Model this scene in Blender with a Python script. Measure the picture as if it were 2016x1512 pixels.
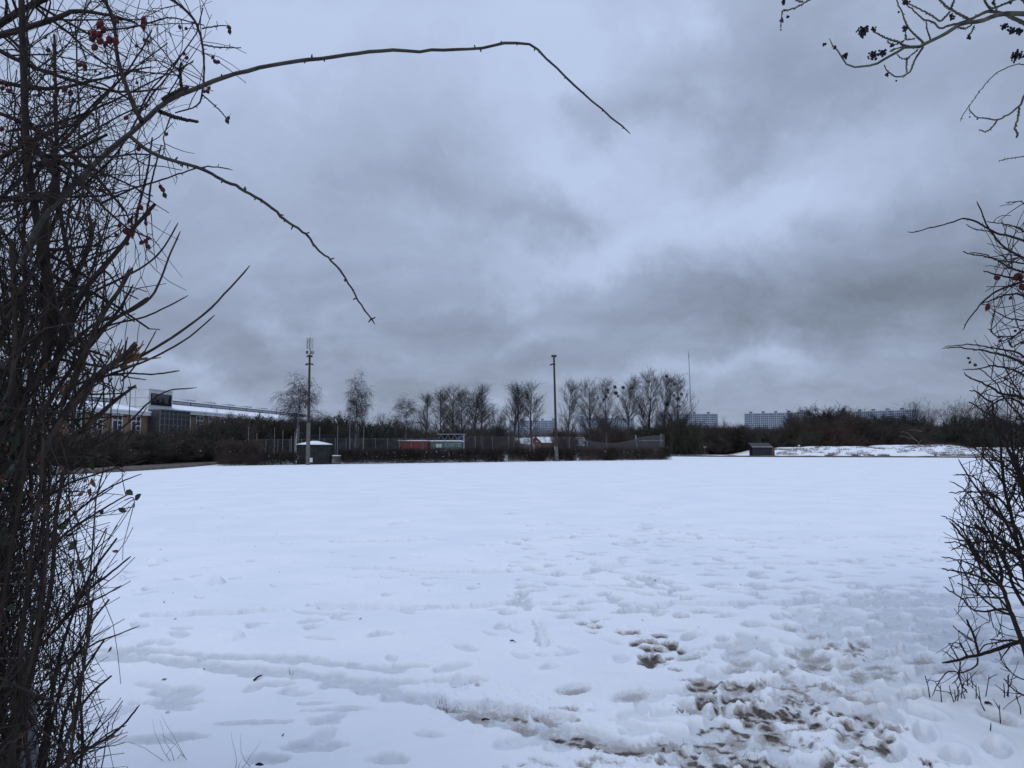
import bpy, math, random
import numpy as np

# ------------------------------------------------------------------ camera, world, sun, exposure
for o in list(bpy.data.objects):
    bpy.data.objects.remove(o)
scene = bpy.context.scene
COL = scene.collection
F, CX, CY, HOR = 1514.0, 1008.0, 756.0, 880.0
CAMZ = 1.6
PITCH = math.atan((HOR - CY) / F)
cp, sp = math.cos(PITCH), math.sin(PITCH)


def ray(px, py):
    u, v = (px - CX) / F, (CY - py) / F
    return np.array([u, cp - sp * v, sp + cp * v])


def W(px, py, Y):                      # world point seen in direction px,py at distance Y
    d = ray(px, py)
    return np.array([0, 0, CAMZ]) + d * (Y / d[1])


def G(px, py):                         # point of the level ground
    d = ray(px, py)
    t = -CAMZ / d[2]
    return np.array([d[0] * t, d[1] * t, 0.0])


def project(P):
    r = P - np.array([0, 0, CAMZ])
    dep = r[..., 1] * cp + r[..., 2] * sp
    dep = np.where(dep < 1e-3, 1e-3, dep)
    return CX + F * r[..., 0] / dep, CY - F * (r[..., 2] * cp - r[..., 1] * sp) / dep


cam = bpy.data.cameras.new("camera")
cam.sensor_width = 36.0
cam.lens = 36.0 * F / 2016.0
cam.clip_start = 0.05
cam.clip_end = 9000.0
camo = bpy.data.objects.new("camera", cam)
camo.location = (0, 0, CAMZ)
camo.rotation_euler = (math.pi / 2 + PITCH, 0, 0)
COL.objects.link(camo)
scene.camera = camo

scene.view_settings.view_transform = 'Standard'
scene.view_settings.look = 'None'
scene.view_settings.exposure = 0.0
scene.view_settings.gamma = 1.0
scene.cycles.max_bounces = 6
scene.cycles.diffuse_bounces = 4
scene.cycles.transparent_max_bounces = 8
scene.cycles.use_denoising = True

SUN_EL, SUN_ROT = math.radians(42), math.radians(200)
world = bpy.data.worlds.new("World")
scene.world = world
world.use_nodes = True
wt = world.node_tree
wt.nodes.clear()


def N(tree, typ, **kw):
    n = tree.nodes.new(typ)
    for k, v in kw.items():
        setattr(n, k, v)
    return n


def link(tree, a, b):
    tree.links.new(a, b)


def math_node(tree, op, a, b=None, c=None, clamp=False):
    n = N(tree, 'ShaderNodeMath', operation=op, use_clamp=clamp)
    for i, v in enumerate((a, b, c)):
        if v is None:
            continue
        if isinstance(v, (int, float)):
            n.inputs[i].default_value = v
        else:
            link(tree, v, n.inputs[i])
    return n.outputs[0]


def vec_node(tree, op, a, b=None):
    n = N(tree, 'ShaderNodeVectorMath', operation=op)
    for i, v in enumerate((a, b)):
        if v is None:
            continue
        if isinstance(v, (tuple, list)):
            n.inputs[i].default_value = v
        else:
            link(tree, v, n.inputs[i])
    return n.outputs['Value'] if op in ('LENGTH', 'DOT_PRODUCT') else n.outputs[0]


# clouds: bands and masses placed by compass direction and elevation: azimuth/elevation given through ray()
CLOUDS = [
    # px, py, sigma x, sigma y, strength
    (360, 50, 230, 130, .14), (620, 50, 240, 70, .16), (1160, 40, 110, 80, .26), (1290, 20, 60, 60, .16), (1180, 200, 90, 90, .14), (1240, 335, 110, 45, .26),
    (1500, 435, 160, 40, .27), (1660, 250, 130, 50, .22), (1060, 500, 170, 40, .18), (1180, 540, 120, 70, .16),
    (990, 190, 120, 70, .10), (420, 790, 170, 16, .22), (1480, 755, 170, 22, .28),
    (1030, 655, 60, 14, .12), (640, 655, 90, 16, .16), (1560, 370, 150, 40, .16), (1330, 470, 60, 90, .16), (1700, 330, 120, 60, .10),
    (880, 390, 150, 45, -.15), (800, 270, 150, 40, -.06), (1490, 190, 130, 120, -.30), (1225, 145, 40, 60, -.22), (1080, 110, 60, 40, -.08),
    (1130, 432, 70, 30, -.20), (1600, 575, 240, 50, -.17), (1800, 650, 240, 46, -.20), (1420, 640, 170, 40, -.20),
    (1960, 480, 130, 260, -.22), (430, 690, 260, 70, -.12), (860, 600, 200, 30, -.12), (1900, 60, 130, 70, -.14),
    (1010, 715, 260, 26, -.10), (1330, 540, 40, 60, -.14), (600, 430, 160, 100, -.04), (1320, 250, 60, 40, -.16), (1390, 345, 120, 26, -.12), (760, 700, 240, 36, -.06), (1120, 590, 240, 18, -.08), (700, 540, 200, 20, -.05),
]
tc = N(wt, 'ShaderNodeTexCoord')
D0 = tc.outputs['Generated']
n1 = N(wt, 'ShaderNodeTexNoise')
n1.inputs['Scale'].default_value = 3.2
n1.inputs['Detail'].default_value = 6
n1.inputs['Roughness'].default_value = .60
link(wt, D0, n1.inputs['Vector'])
warp = vec_node(wt, 'MULTIPLY', vec_node(wt, 'SUBTRACT', n1.outputs['Color'], (.5, .5, .5)), (.46, .46, .30))
D = vec_node(wt, 'ADD', D0, warp)
acc = None
for px, py, sx, sy, a in CLOUDS:
    d = ray(px, py)
    d = d / np.linalg.norm(d)
    a *= 1.2
    k = vec_node(wt, 'MULTIPLY', vec_node(wt, 'SUBTRACT', D, tuple(d)), (F / sx / 1.1, F / sx / 1.4, F / sy / 1.1))
    ln = vec_node(wt, 'DOT_PRODUCT', k, k)
    g = math_node(wt, 'MULTIPLY', math_node(wt, 'POWER', 2.0, math_node(wt, 'MULTIPLY', ln, -1.0)), a)
    acc = g if acc is None else math_node(wt, 'ADD', acc, g)
# a flat cloud deck: fine structure in perspective
sep = N(wt, 'ShaderNodeSeparateXYZ')
link(wt, D0, sep.inputs[0])
zc = math_node(wt, 'MAXIMUM', sep.outputs[2], 0.0)
deck = vec_node(wt, 'DIVIDE', D, None)
dv = N(wt, 'ShaderNodeCombineXYZ')
den = math_node(wt, 'ADD', zc, .22)
for i in range(3):
    link(wt, den, dv.inputs[i])
link(wt, dv.outputs[0], deck.node.inputs[1])
n2 = N(wt, 'ShaderNodeTexNoise')
n2.inputs['Scale'].default_value = 2.6
n2.inputs['Detail'].default_value = 9
n2.inputs['Roughness'].default_value = .58
link(wt, deck, n2.inputs['Vector'])
fine = math_node(wt, 'MULTIPLY', math_node(wt, 'SUBTRACT', n2.outputs['Fac'], .5), .66)
elev = math_node(wt, 'MULTIPLY', math_node(wt, 'MINIMUM', zc, .35), .92)
B = math_node(wt, 'ADD', math_node(wt, 'ADD', math_node(wt, 'ADD', acc, fine), elev), .40)
ramp = N(wt, 'ShaderNodeValToRGB')
cr = ramp.color_ramp
cr.elements[0].position = 0.0
cr.elements[0].color = (.176, .208, .272, 1)
cr.elements[1].position = 1.0
cr.elements[1].color = (.518, .622, .855, 1)
e = cr.elements.new(.45)
e.color = (.316, .378, .520, 1)
link(wt, B, ramp.inputs[0])
# overcast sky grows brighter towards the zenith
zen = N(wt, 'ShaderNodeMapRange')
zen.interpolation_type = 'SMOOTHSTEP'
zen.inputs['From Min'].default_value = .45
zen.inputs['From Max'].default_value = .95
zen.inputs['To Min'].default_value = 1.0
zen.inputs['To Max'].default_value = 1.72
link(wt, zc, zen.inputs['Value'])
bg2 = N(wt, 'ShaderNodeBackground')
link(wt, ramp.outputs[0], bg2.inputs[0])
link(wt, zen.outputs[0], bg2.inputs[1])
sky = N(wt, 'ShaderNodeTexSky', sky_type='NISHITA')
sky.sun_disc = False
sky.sun_elevation = SUN_EL
sky.sun_rotation = SUN_ROT
bg1 = N(wt, 'ShaderNodeBackground')
bg1.inputs[1].default_value = 0.06
link(wt, sky.outputs[0], bg1.inputs[0])
mixs = N(wt, 'ShaderNodeMixShader')
mixs.inputs[0].default_value = .92
link(wt, bg1.outputs[0], mixs.inputs[1])
link(wt, bg2.outputs[0], mixs.inputs[2])
wo = N(wt, 'ShaderNodeOutputWorld')
link(wt, mixs.outputs[0], wo.inputs[0])

sun = bpy.data.lights.new("sun", 'SUN')
sun.energy = 0.6
sun.angle = math.radians(25)
sun.color = (1, .97, .93)
suno = bpy.data.objects.new("sun", sun)
suno.location = (0, 0, 60)
suno.rotation_euler = (math.pi / 2 - SUN_EL, 0, math.pi - SUN_ROT)
COL.objects.link(suno)


# ------------------------------------------------------------------ materials
def hexl(r, g, b):
    return (r, g, b, 1.0)


def mat(name, c1, c2=None, scale=8.0, rough=.85, detail=5, bump=0.0, metallic=0.0, spec=.3, stretch=(1, 1, 1), objrand=0.0, lo=.35, hi=.65):
    m = bpy.data.materials.new(name)
    m.use_nodes = True
    t = m.node_tree
    b = t.nodes['Principled BSDF']
    b.inputs['Roughness'].default_value = rough
    b.inputs['Metallic'].default_value = metallic
    b.inputs['Specular IOR Level'].default_value = spec
    c2 = c2 or tuple(x * .7 for x in c1)
    tcn = N(t, 'ShaderNodeTexCoord')
    mp = N(t, 'ShaderNodeMapping')
    mp.inputs['Scale'].default_value = stretch
    link(t, tcn.outputs['Object'], mp.inputs[0])
    nz = N(t, 'ShaderNodeTexNoise')
    nz.inputs['Scale'].default_value = scale
    nz.inputs['Detail'].default_value = detail
    link(t, mp.outputs[0], nz.inputs['Vector'])
    rp = N(t, 'ShaderNodeValToRGB')
    rp.color_ramp.elements[0].position = lo
    rp.color_ramp.elements[0].color = (*c2, 1)
    rp.color_ramp.elements[1].position = hi
    rp.color_ramp.elements[1].color = (*c1, 1)
    link(t, nz.outputs['Fac'], rp.inputs[0])
    out = rp.outputs[0]
    if objrand:
        oi = N(t, 'ShaderNodeObjectInfo')
        v = math_node(t, 'ADD', math_node(t, 'MULTIPLY', oi.outputs['Random'], objrand * 2), 1 - objrand)
        mx = N(t, 'ShaderNodeVectorMath', operation='SCALE')
        link(t, out, mx.inputs[0])
        link(t, v, mx.inputs['Scale'])
        out = mx.outputs[0]
    link(t, out, b.inputs['Base Color'])
    if bump:
        bp = N(t, 'ShaderNodeBump')
        bp.inputs['Strength'].default_value = bump
        bp.inputs['Distance'].default_value = .01
        link(t, nz.outputs['Fac'], bp.inputs['Height'])
        link(t, bp.outputs[0], b.inputs['Normal'])
    return m


M = {}
M['twig_dark'] = mat('bark_dark_twig', (.034, .023, .019), (.014, .010, .009), 40, bump=.3)
M['twig_brown'] = mat('bark_brown_stem', (.052, .037, .030), (.016, .012, .010), 60, bump=.4, stretch=(1, 1, .3))
M['twig_grey'] = mat('bark_grey_stem', (.050, .043, .036), (.016, .013, .011), 45, bump=.4)
M['cane'] = mat('rose_cane', (.050, .046, .033), (.020, .016, .016), 30, rough=.6, bump=.2)
M['hip'] = mat('rose_hip_red', (.080, .004, .006), (.022, .003, .004), 200, rough=.5, spec=.25, objrand=.35)
M['hip_black'] = mat('rose_hip_dried', (.03, .010, .012), (.014, .006, .008), 60, rough=.5)
M['berry'] = mat('berry_black', (.010, .008, .014), (.006, .005, .008), 60, rough=.5)
M['bark_lichen'] = mat('bark_with_lichen', (.115, .115, .075), (.040, .036, .032), 22, bump=.5)
M['leaf_green'] = mat('leaf_green', (.035, .060, .018), (.015, .026, .010), 20, rough=.5)
M['leaf_brown'] = mat('leaf_dead_brown', (.16, .075, .035), (.05, .025, .015), 20, rough=.55)
M['split_wood'] = mat('split_wood', (.17, .10, .058), (.06, .038, .025), 30, rough=.8, stretch=(1, 1, .3))
M['post'] = mat('weathered_post', (.16, .17, .18), (.06, .06, .065), 14, bump=.4, stretch=(6, 6, .6))
M['wire'] = mat('galvanised_wire', (.22, .22, .23), None, 20, rough=.5, metallic=.6)
M['bark_far'] = mat('bark_far_tree', (.052, .045, .040), (.030, .026, .024), 2, objrand=.25)
M['bark_pop'] = mat('bark_poplar', (.056, .050, .041), (.032, .028, .025), 2, objrand=.25)
M['bark_birch'] = mat('bark_birch', (.36, .34, .32), (.10, .09, .085), 3.0, stretch=(1, 1, 2.5))
M['twig_birch'] = mat('birch_twig', (.060, .048, .050), (.035, .028, .030), 2, objrand=.15)
M['shrub'] = mat('bare_shrub_twig', (.080, .062, .052), (.034, .027, .024), .8, objrand=.4)
M['shrub_red'] = mat('bare_shrub_reddish', (.085, .052, .040), (.042, .028, .023), .8, objrand=.2)
M['shrub_olive'] = mat('shrub_olive_twig', (.060, .055, .037), (.028, .026, .019), .8, objrand=.2)
M['evergreen'] = mat('evergreen_leaf', (.030, .041, .026), (.011, .016, .011), 1.2, rough=.6, objrand=.35)
M['hedge_twig'] = mat('hedge_twig', (.062, .046, .038), (.022, .017, .015), 1.5, objrand=.25)
M['snow_clean'] = mat('settled_snow', (.86, .88, .91), (.76, .79, .83), 3, rough=.9, spec=.1)
M['metal_grey'] = mat('painted_steel_grey', (.30, .31, .32), (.20, .21, .22), 4, rough=.5, metallic=.3)
M['post_steel'] = mat('dull_steel_post', (.17, .18, .19), (.12, .125, .13), 4, rough=.6)
M['hedge_brown'] = mat('brown_beech_hedge', (.100, .074, .062), (.045, .033, .028), 1.2)
M['mistletoe'] = mat('mistletoe_green', (.030, .034, .018), (.016, .018, .010), 2)
M['metal_dark'] = mat('steel_dark', (.045, .05, .055), (.03, .03, .035), 4, rough=.5)
M['concrete'] = mat('concrete_pole', (.15, .145, .125), (.09, .088, .078), 3, bump=.2)
M['pole_brown'] = mat('brown_pole', (.058, .042, .038), (.038, .029, .027), 3)
M['antenna'] = mat('antenna_panel', (.50, .52, .50), (.42, .44, .43), 3, rough=.5)
M['white_box'] = mat('white_cabinet', (.62, .63, .62), (.5, .5, .5), 3, rough=.5)
M['brick_tan'] = mat('brick_tan', (.25, .175, .100), (.18, .125, .075), 5, detail=8)
M['brick_red'] = mat('brick_red', (.14, .055, .045), (.09, .038, .034), 5, detail=8)
M['panel_white'] = mat('facade_panel', (.62, .64, .66), (.54, .56, .58), 1.0, rough=.6)
M['trim_white'] = mat('white_trim', (.70, .71, .72), (.6, .61, .62), 2, rough=.5)
M['zinc'] = mat('zinc_cladding', (.36, .38, .40), (.28, .30, .32), 1.5, rough=.45, metallic=.2)
M['louvre'] = mat('dark_louvre', (.022, .026, .030), (.012, .014, .016), 4, rough=.5)
M['glass'] = mat('window_glass', (.045, .050, .058), (.025, .028, .034), .8, rough=.35, spec=.6)
M['block_wall'] = mat('pale_block_facade', (.31, .345, .405), (.27, .30, .36), .1, rough=.7)  # slight distance haze mixed into the wall colour
M['block_glass'] = mat('blue_block_glazing', (.10, .12, .155), (.08, .095, .125), .15, rough=.3)  # glazing tone faded the same way, haze painted in
M['mast'] = mat('mast_steel', (.16, .17, .20), (.10, .11, .13), .05)
M['container_red'] = mat('container_red', (.17, .028, .022), (.11, .021, .018), 1.5, rough=.6)
M['container_green'] = mat('container_green', (.075, .115, .105), (.055, .082, .078), 1.5, rough=.6)
M['container_teal'] = mat('shed_teal', (.022, .055, .048), (.015, .038, .034), 1.5, rough=.6)
M['blue_paint'] = mat('blue_paint', (.018, .035, .13), (.012, .022, .08), 1.5, rough=.5)
M['lettering'] = mat('faded_lettering', (.30, .37, .36), (.22, .28, .27), 4)
M['hut'] = mat('dark_hut_wall', (.030, .033, .033), (.018, .021, .020), 2.5)
M['net'] = mat('nylon_net', (.12, .12, .125), (.09, .09, .095), 4)
M['net_dark'] = mat('shade_net', (.035, .037, .042), (.028, .03, .034), 4)
M['roof_dark'] = mat('roof_felt', (.060, .058, .062), (.04, .04, .044), 2)
M['dugout'] = mat('dugout_board', (.024, .028, .038), (.016, .019, .026), 2)
M['pallet'] = mat('pallet_wood', (.14, .11, .085), (.07, .055, .045), 5)
M['soil'] = mat('soil_verge', (.135, .110, .092), (.075, .058, .048), 2.2, detail=8, lo=.3, hi=.7)
M['dry_grass'] = mat('dry_grass', (.115, .092, .068), (.055, .044, .034), 2)
M['sign'] = mat('white_sign_board', (.55, .56, .57), (.48, .49, .5), 3)


def snow_material():
    m = bpy.data.materials.new('trampled_snow')
    m.use_nodes = True
    t = m.node_tree
    b = t.nodes['Principled BSDF']
    b.inputs['Roughness'].default_value = .75
    b.inputs['Specular IOR Level'].default_value = .15
    at = N(t, 'ShaderNodeAttribute', attribute_name='mud')
    at2 = N(t, 'ShaderNodeAttribute', attribute_name='packed_shade')
    tcn = N(t, 'ShaderNodeTexCoord')

    def noise(scale, detail=6, rough=.6):
        nz = N(t, 'ShaderNodeTexNoise')
        nz.inputs['Scale'].default_value = scale
        nz.inputs['Detail'].default_value = detail
        nz.inputs['Roughness'].default_value = rough
        link(t, tcn.outputs['Object'], nz.inputs['Vector'])
        return nz.outputs['Fac']

    def mixc(f, a, bb):
        mx = N(t, 'ShaderNodeMix', data_type='RGBA')
        if isinstance(f, float):
            mx.inputs[0].default_value = f
        else:
            link(t, f, mx.inputs[0])
        for i, v in ((6, a), (7, bb)):
            if isinstance(v, tuple):
                mx.inputs[i].default_value = (*v, 1)
            else:
                link(t, v, mx.inputs[i])
        return mx.outputs[2]

    def remap(v, a, c):
        mr = N(t, 'ShaderNodeMapRange')
        mr.interpolation_type = 'SMOOTHSTEP'
        mr.inputs['From Min'].default_value = a
        mr.inputs['From Max'].default_value = c
        link(t, v, mr.inputs['Value'])
        return mr.outputs[0]
    nf = noise(14)
    nm = noise(38, 8, .7)
    nl = noise(.6, 5)
    base = mixc(remap(nl, .35, .65), (.80, .835, .885), (.86, .885, .915))
    packed_shade = mixc(remap(nf, .4, .7), (.50, .54, .575), (.60, .635, .665))  # compacted snow grey, darkened further to paint shade into the prints
    c = mixc(math_node(t, 'MULTIPLY', at2.outputs['Fac'], .85, clamp=True), base, packed_shade)
    soil = mixc(remap(nm, .38, .62), (.040, .034, .029), (.150, .130, .112))
    slush = mixc(remap(nm, .35, .7), (.28, .255, .235), (.58, .58, .58))
    mud = math_node(t, 'ADD', at.outputs['Fac'], math_node(t, 'MULTIPLY', math_node(t, 'SUBTRACT', nm, .5), 1.35))
    c = mixc(remap(mud, .16, .46), c, slush)
    c = mixc(remap(mud, .54, .92), c, soil)
    link(t, c, b.inputs['Base Color'])
    bp = N(t, 'ShaderNodeBump')
    bp.inputs['Strength'].default_value = .35
    bp.inputs['Distance'].default_value = .012
    hsum = math_node(t, 'ADD', nm, math_node(t, 'MULTIPLY', noise(120, 3), .4))
    link(t, hsum, bp.inputs['Height'])
    link(t, bp.outputs[0], b.inputs['Normal'])
    return m


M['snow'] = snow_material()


# ------------------------------------------------------------------ mesh helpers
def mesh_from(name, V, Q, smooth=True, tris=None):
    V = np.asarray(V, np.float32).reshape(-1, 3)
    Q = np.asarray(Q, np.int32).reshape(-1, 4) if Q is not None else np.zeros((0, 4), np.int32)
    T = np.asarray(tris, np.int32).reshape(-1, 3) if tris is not None else np.zeros((0, 3), np.int32)
    me = bpy.data.meshes.new(name)
    me.vertices.add(len(V))
    me.vertices.foreach_set('co', V.ravel())
    me.loops.add(Q.size + T.size)
    me.loops.foreach_set('vertex_index', np.concatenate([Q.ravel(), T.ravel()]))
    me.polygons.add(len(Q) + len(T))
    ls = np.concatenate([np.arange(len(Q)) * 4, Q.size + np.arange(len(T)) * 3]).astype(np.int32)
    me.polygons.foreach_set('loop_start', ls)
    if smooth:
        me.polygons.foreach_set('use_smooth', np.ones(len(Q) + len(T), bool))
    me.update(calc_edges=True)
    return me


def tube_arrays(batches, k=4, origin=(0, 0, 0)):
    VV, QQ, off = [], [], 0
    o = np.asarray(origin, float)
    ang = np.arange(k) * 2 * np.pi / k
    for P, R in batches:
        if len(P) == 0:
            continue
        P = P - o
        Nn, n, _ = P.shape
        T = np.gradient(P, axis=1)
        T /= np.linalg.norm(T, axis=2, keepdims=True) + 1e-12
        mean = np.abs(P[:, -1] - P[:, 0])
        ref = np.zeros((Nn, 1, 3))
        ax = np.argmin(mean, axis=1)
        ref[np.arange(Nn), 0, ax] = 1
        A = np.cross(T, np.broadcast_to(ref, T.shape))
        A /= np.linalg.norm(A, axis=2, keepdims=True) + 1e-12
        Bv = np.cross(T, A)
        V = P[:, :, None, :] + R[:, :, None, None] * (np.cos(ang)[None, None, :, None] * A[:, :, None, :] + np.sin(ang)[None, None, :, None] * Bv[:, :, None, :])
        idx = np.arange(Nn * n * k).reshape(Nn, n, k)
        a = idx[:, :-1, :]
        b = np.roll(a, -1, axis=2)
        c = idx[:, 1:, :]
        d = np.roll(c, -1, axis=2)
        QQ.append(np.stack([a, b, d, c], -1).reshape(-1, 4) + off)
        VV.append(V.reshape(-1, 3))
        off += Nn * n * k
    if not VV:
        return np.zeros((0, 3)), np.zeros((0, 4), int)
    return np.concatenate(VV), np.concatenate(QQ)


def tube_mesh(name, batches, k=4, origin=(0, 0, 0)):
    V, Q = tube_arrays(batches, k, origin)
    return mesh_from(name, V, Q)


def unit(v):
    return v / (np.linalg.norm(v, axis=-1, keepdims=True) + 1e-12)


def grow(rng, P, R, per, t=(.15, 1.0), L=.5, Lvar=.4, ang=(30, 60), n=5, rr=.55, rmin=.001, up=.0, bias=(0, 0, 0), jit=.12, tip=.35, prof=None, total=None):
    Nn, m, _ = P.shape
    if total is None:
        idx = np.repeat(np.arange(Nn), per)
    else:
        idx = rng.integers(0, Nn, total)
    K = len(idx)
    tt = rng.uniform(t[0], t[1], K)
    f = tt * (m - 1)
    i = np.minimum(f.astype(int), m - 2)
    fr = (f - i)[:, None]
    pos = P[idx, i] * (1 - fr) + P[idx, i + 1] * fr
    rad = R[idx, i] * (1 - fr[:, 0]) + R[idx, i + 1] * fr[:, 0]
    tan = unit(P[idx, i + 1] - P[idx, i])
    perp = unit(np.cross(tan, rng.normal(size=(K, 3))))
    a = np.radians(rng.uniform(ang[0], ang[1], K))[:, None]
    d = np.cos(a) * tan + np.sin(a) * perp
    Ln = L * rng.uniform(1 - Lvar, 1 + Lvar, K)
    if prof is not None:
        Ln = Ln * prof(tt)
    seg = (Ln / (n - 1))[:, None]
    pts = [pos]
    bias = np.asarray(bias, float)
    for j in range(n - 1):
        d = unit(d + np.array([0, 0, up]) + bias + jit * rng.normal(size=(K, 3)))
        pts.append(pts[-1] + d * seg)
    P2 = np.stack(pts, 1)
    r0 = np.maximum(rad * rr, rmin)
    R2 = r0[:, None] * np.linspace(1, tip, n)[None, :]
    return P2, np.maximum(R2, rmin * .6)


def stems(rng, roots, dirs, L, r0, r1, n=9, jit=.08, up=.05, bias=(0, 0, 0)):
    K = len(roots)
    d = unit(np.asarray(dirs, float))
    pts = [np.asarray(roots, float)]
    seg = (np.asarray(L, float) / (n - 1))[:, None]
    for j in range(n - 1):
        d = unit(d + np.array([0, 0, up]) + np.asarray(bias) + jit * rng.normal(size=(K, 3)))
        pts.append(pts[-1] + d * seg)
    P = np.stack(pts, 1)
    R = np.asarray(r0)[:, None] * np.linspace(1, r1, n)[None, :]
    return P, R


def catmull(pts, n):
    p = np.asarray(pts, float)
    p = np.vstack([2 * p[0] - p[1], p, 2 * p[-1] - p[-2]])
    dl = np.linalg.norm(np.diff(p[1:-1, :2], axis=0), axis=1)
    s = np.concatenate([[0], np.cumsum(dl)])
    out = []
    for q in np.linspace(0, s[-1], n):
        i = min(np.searchsorted(s, q, 'right') - 1, len(dl) - 1)
        u = (q - s[i]) / max(dl[i], 1e-9)
        a, b, c, d = p[i], p[i + 1], p[i + 2], p[i + 3]
        out.append(.5 * ((2 * b) + (-a + c) * u + (2 * a - 5 * b + 4 * c - d) * u ** 2 + (-a + 3 * b - 3 * c + d) * u ** 3))
    return np.array(out)


def canes(rng, items, n=28, wob=.35):
    """items: (points, Y0, Y1, width0, width1); widths in photo pixels at that distance"""
    PP, RR = [], []
    for pts, Y0, Y1, d0, d1 in items:
        q = catmull(pts, n)
        Ys = np.linspace(Y0, Y1, n) + np.cumsum(rng.normal(0, .002, n))
        q = q + rng.normal(0, wob, q.shape) * np.minimum(1, np.linspace(.3, 1.4, n))[:, None]
        PP.append([W(q[i, 0], q[i, 1], Ys[i]) for i in range(n)])
        dd = np.linspace(d0, d1, n) * (1 + .04 * rng.normal(size=n))
        r = dd / 2 * Ys / F
        r[-1] *= .5
        RR.append(r)
    return np.array(PP), np.array(RR)


def cull(P, R, keep):
    px, py = project(P)
    ok = keep(px, py).all(axis=1)
    return P[ok], R[ok]


def leaf_quads(rng, C, size, var=.4, flat=.0):
    K = len(C)
    a = unit(rng.normal(size=(K, 3)))
    b = unit(np.cross(a, rng.normal(size=(K, 3))))
    nrm = np.cross(a, b)
    s = size * rng.uniform(1 - var, 1 + var, K)[:, None]
    V = np.stack([C - a * s, C + b * s * .45 + nrm * s * .15, C + a * s, C - b * s * .45 + nrm * s * .15], 1)
    return V.reshape(-1, 3), np.arange(K * 4).reshape(K, 4)


class MB:
    def __init__(self):
        self.v, self.f = [], []

    def add(self, vs, fs):
        o = len(self.v)
        self.v += [tuple(map(float, q)) for q in vs]
        self.f += [tuple(i + o for i in q) for q in fs]
        return self

    def box(self, x0, x1, y0, y1, z0, z1):
        vs = [(x, y, z) for x in (x0, x1) for y in (y0, y1) for z in (z0, z1)]
        return self.add(vs, [(0, 1, 3, 2), (4, 6, 7, 5), (0, 4, 5, 1), (2, 3, 7, 6), (0, 2, 6, 4), (1, 5, 7, 3)])

    def cyl(self, x, y, z0, z1, r0, r1, k=12, cap=True):
        vs = []
        for z, r in ((z0, r0), (z1, r1)):
            vs += [(x + r * math.cos(i * 2 * math.pi / k), y + r * math.sin(i * 2 * math.pi / k), z) for i in range(k)]
        fs = [(i, (i + 1) % k, k + (i + 1) % k, k + i) for i in range(k)]
        if cap:
            fs += [tuple(range(k - 1, -1, -1)), tuple(range(k, 2 * k))]
        return self.add(vs, fs)

    def bar(self, a, b, r, k=6):
        V, Q = tube_arrays([(np.array([[a, b]], float), np.array([[r, r]], float))], k)
        self.add(V, Q)
        self.f.append(tuple(len(self.v) - 2 * k + i for i in range(k)))
        self.f.append(tuple(len(self.v) - 1 - i for i in range(k)))
        return self

    def prism(self, prof, y0, y1):
        """prof: (x,z) outline, extruded in y"""
        k = len(prof)
        vs = [(x, y0, z) for x, z in prof] + [(x, y1, z) for x, z in prof]
        fs = [tuple(range(k)), tuple(range(2 * k - 1, k - 1, -1))]
        fs += [(i, k + i, k + (i + 1) % k, (i + 1) % k) for i in range(k)]
        return self.add(vs, fs)

    def mesh(self, name, smooth=False):
        me = bpy.data.meshes.new(name)
        me.from_pydata(self.v, [], self.f)
        me.update()
        if smooth:
            for p in me.polygons:
                p.use_smooth = True
        return me


def put(name, me, m, parent=None, loc=(0, 0, 0), rot=(0, 0, 0), scale=(1, 1, 1), label=None):
    o = bpy.data.objects.new(name, me)
    if m is not None and len(me.materials) == 0:
        me.materials.append(m)
    o.location, o.rotation_euler, o.scale = loc, rot, scale
    if parent is not None:
        o.parent = parent
    if label:
        o['label'] = label
    COL.objects.link(o)
    return o


def tag(o, label=None, cat=None, group=None, kind=None):
    for k, v in (('label', label), ('category', cat), ('group', group), ('kind', kind)):
        if v:
            o[k] = v
    return o


def thing(name, label, cat, loc=(0, 0, 0), rotz=0, group=None, scale=(1, 1, 1)):
    o = bpy.data.objects.new(name, None)
    o.empty_display_size = .3
    o.location, o.rotation_euler, o.scale = loc, (0, 0, rotz), scale
    COL.objects.link(o)
    return tag(o, label, cat, group)


# ------------------------------------------------------------------ snow field
def vnoise(x, y, seed=0):
    xi, yi = np.floor(x).astype(np.int64), np.floor(y).astype(np.int64)
    fx, fy = x - xi, y - yi
    fx, fy = fx * fx * (3 - 2 * fx), fy * fy * (3 - 2 * fy)

    def h(a, b):
        n = (a * 374761393 + b * 668265263 + seed * 974711) & 0xffffffff
        n = ((n ^ (n >> 13)) * 1274126177) & 0xffffffff
        return ((n ^ (n >> 16)) & 0xffff) / 65535.0
    return (h(xi, yi) * (1 - fx) + h(xi + 1, yi) * fx) * (1 - fy) + (h(xi, yi + 1) * (1 - fx) + h(xi + 1, yi + 1) * fx) * fy


def fbm(x, y, seed=0, oct=4, g=.5):
    s, a, tot = 0, 1.0, 0
    for i in range(oct):
        s = s + a * (vnoise(x, y, seed + i * 7) - .5)
        tot += a
        a *= g
        x, y = x * 2.03, y * 2.03
    return s / tot * 2


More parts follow.
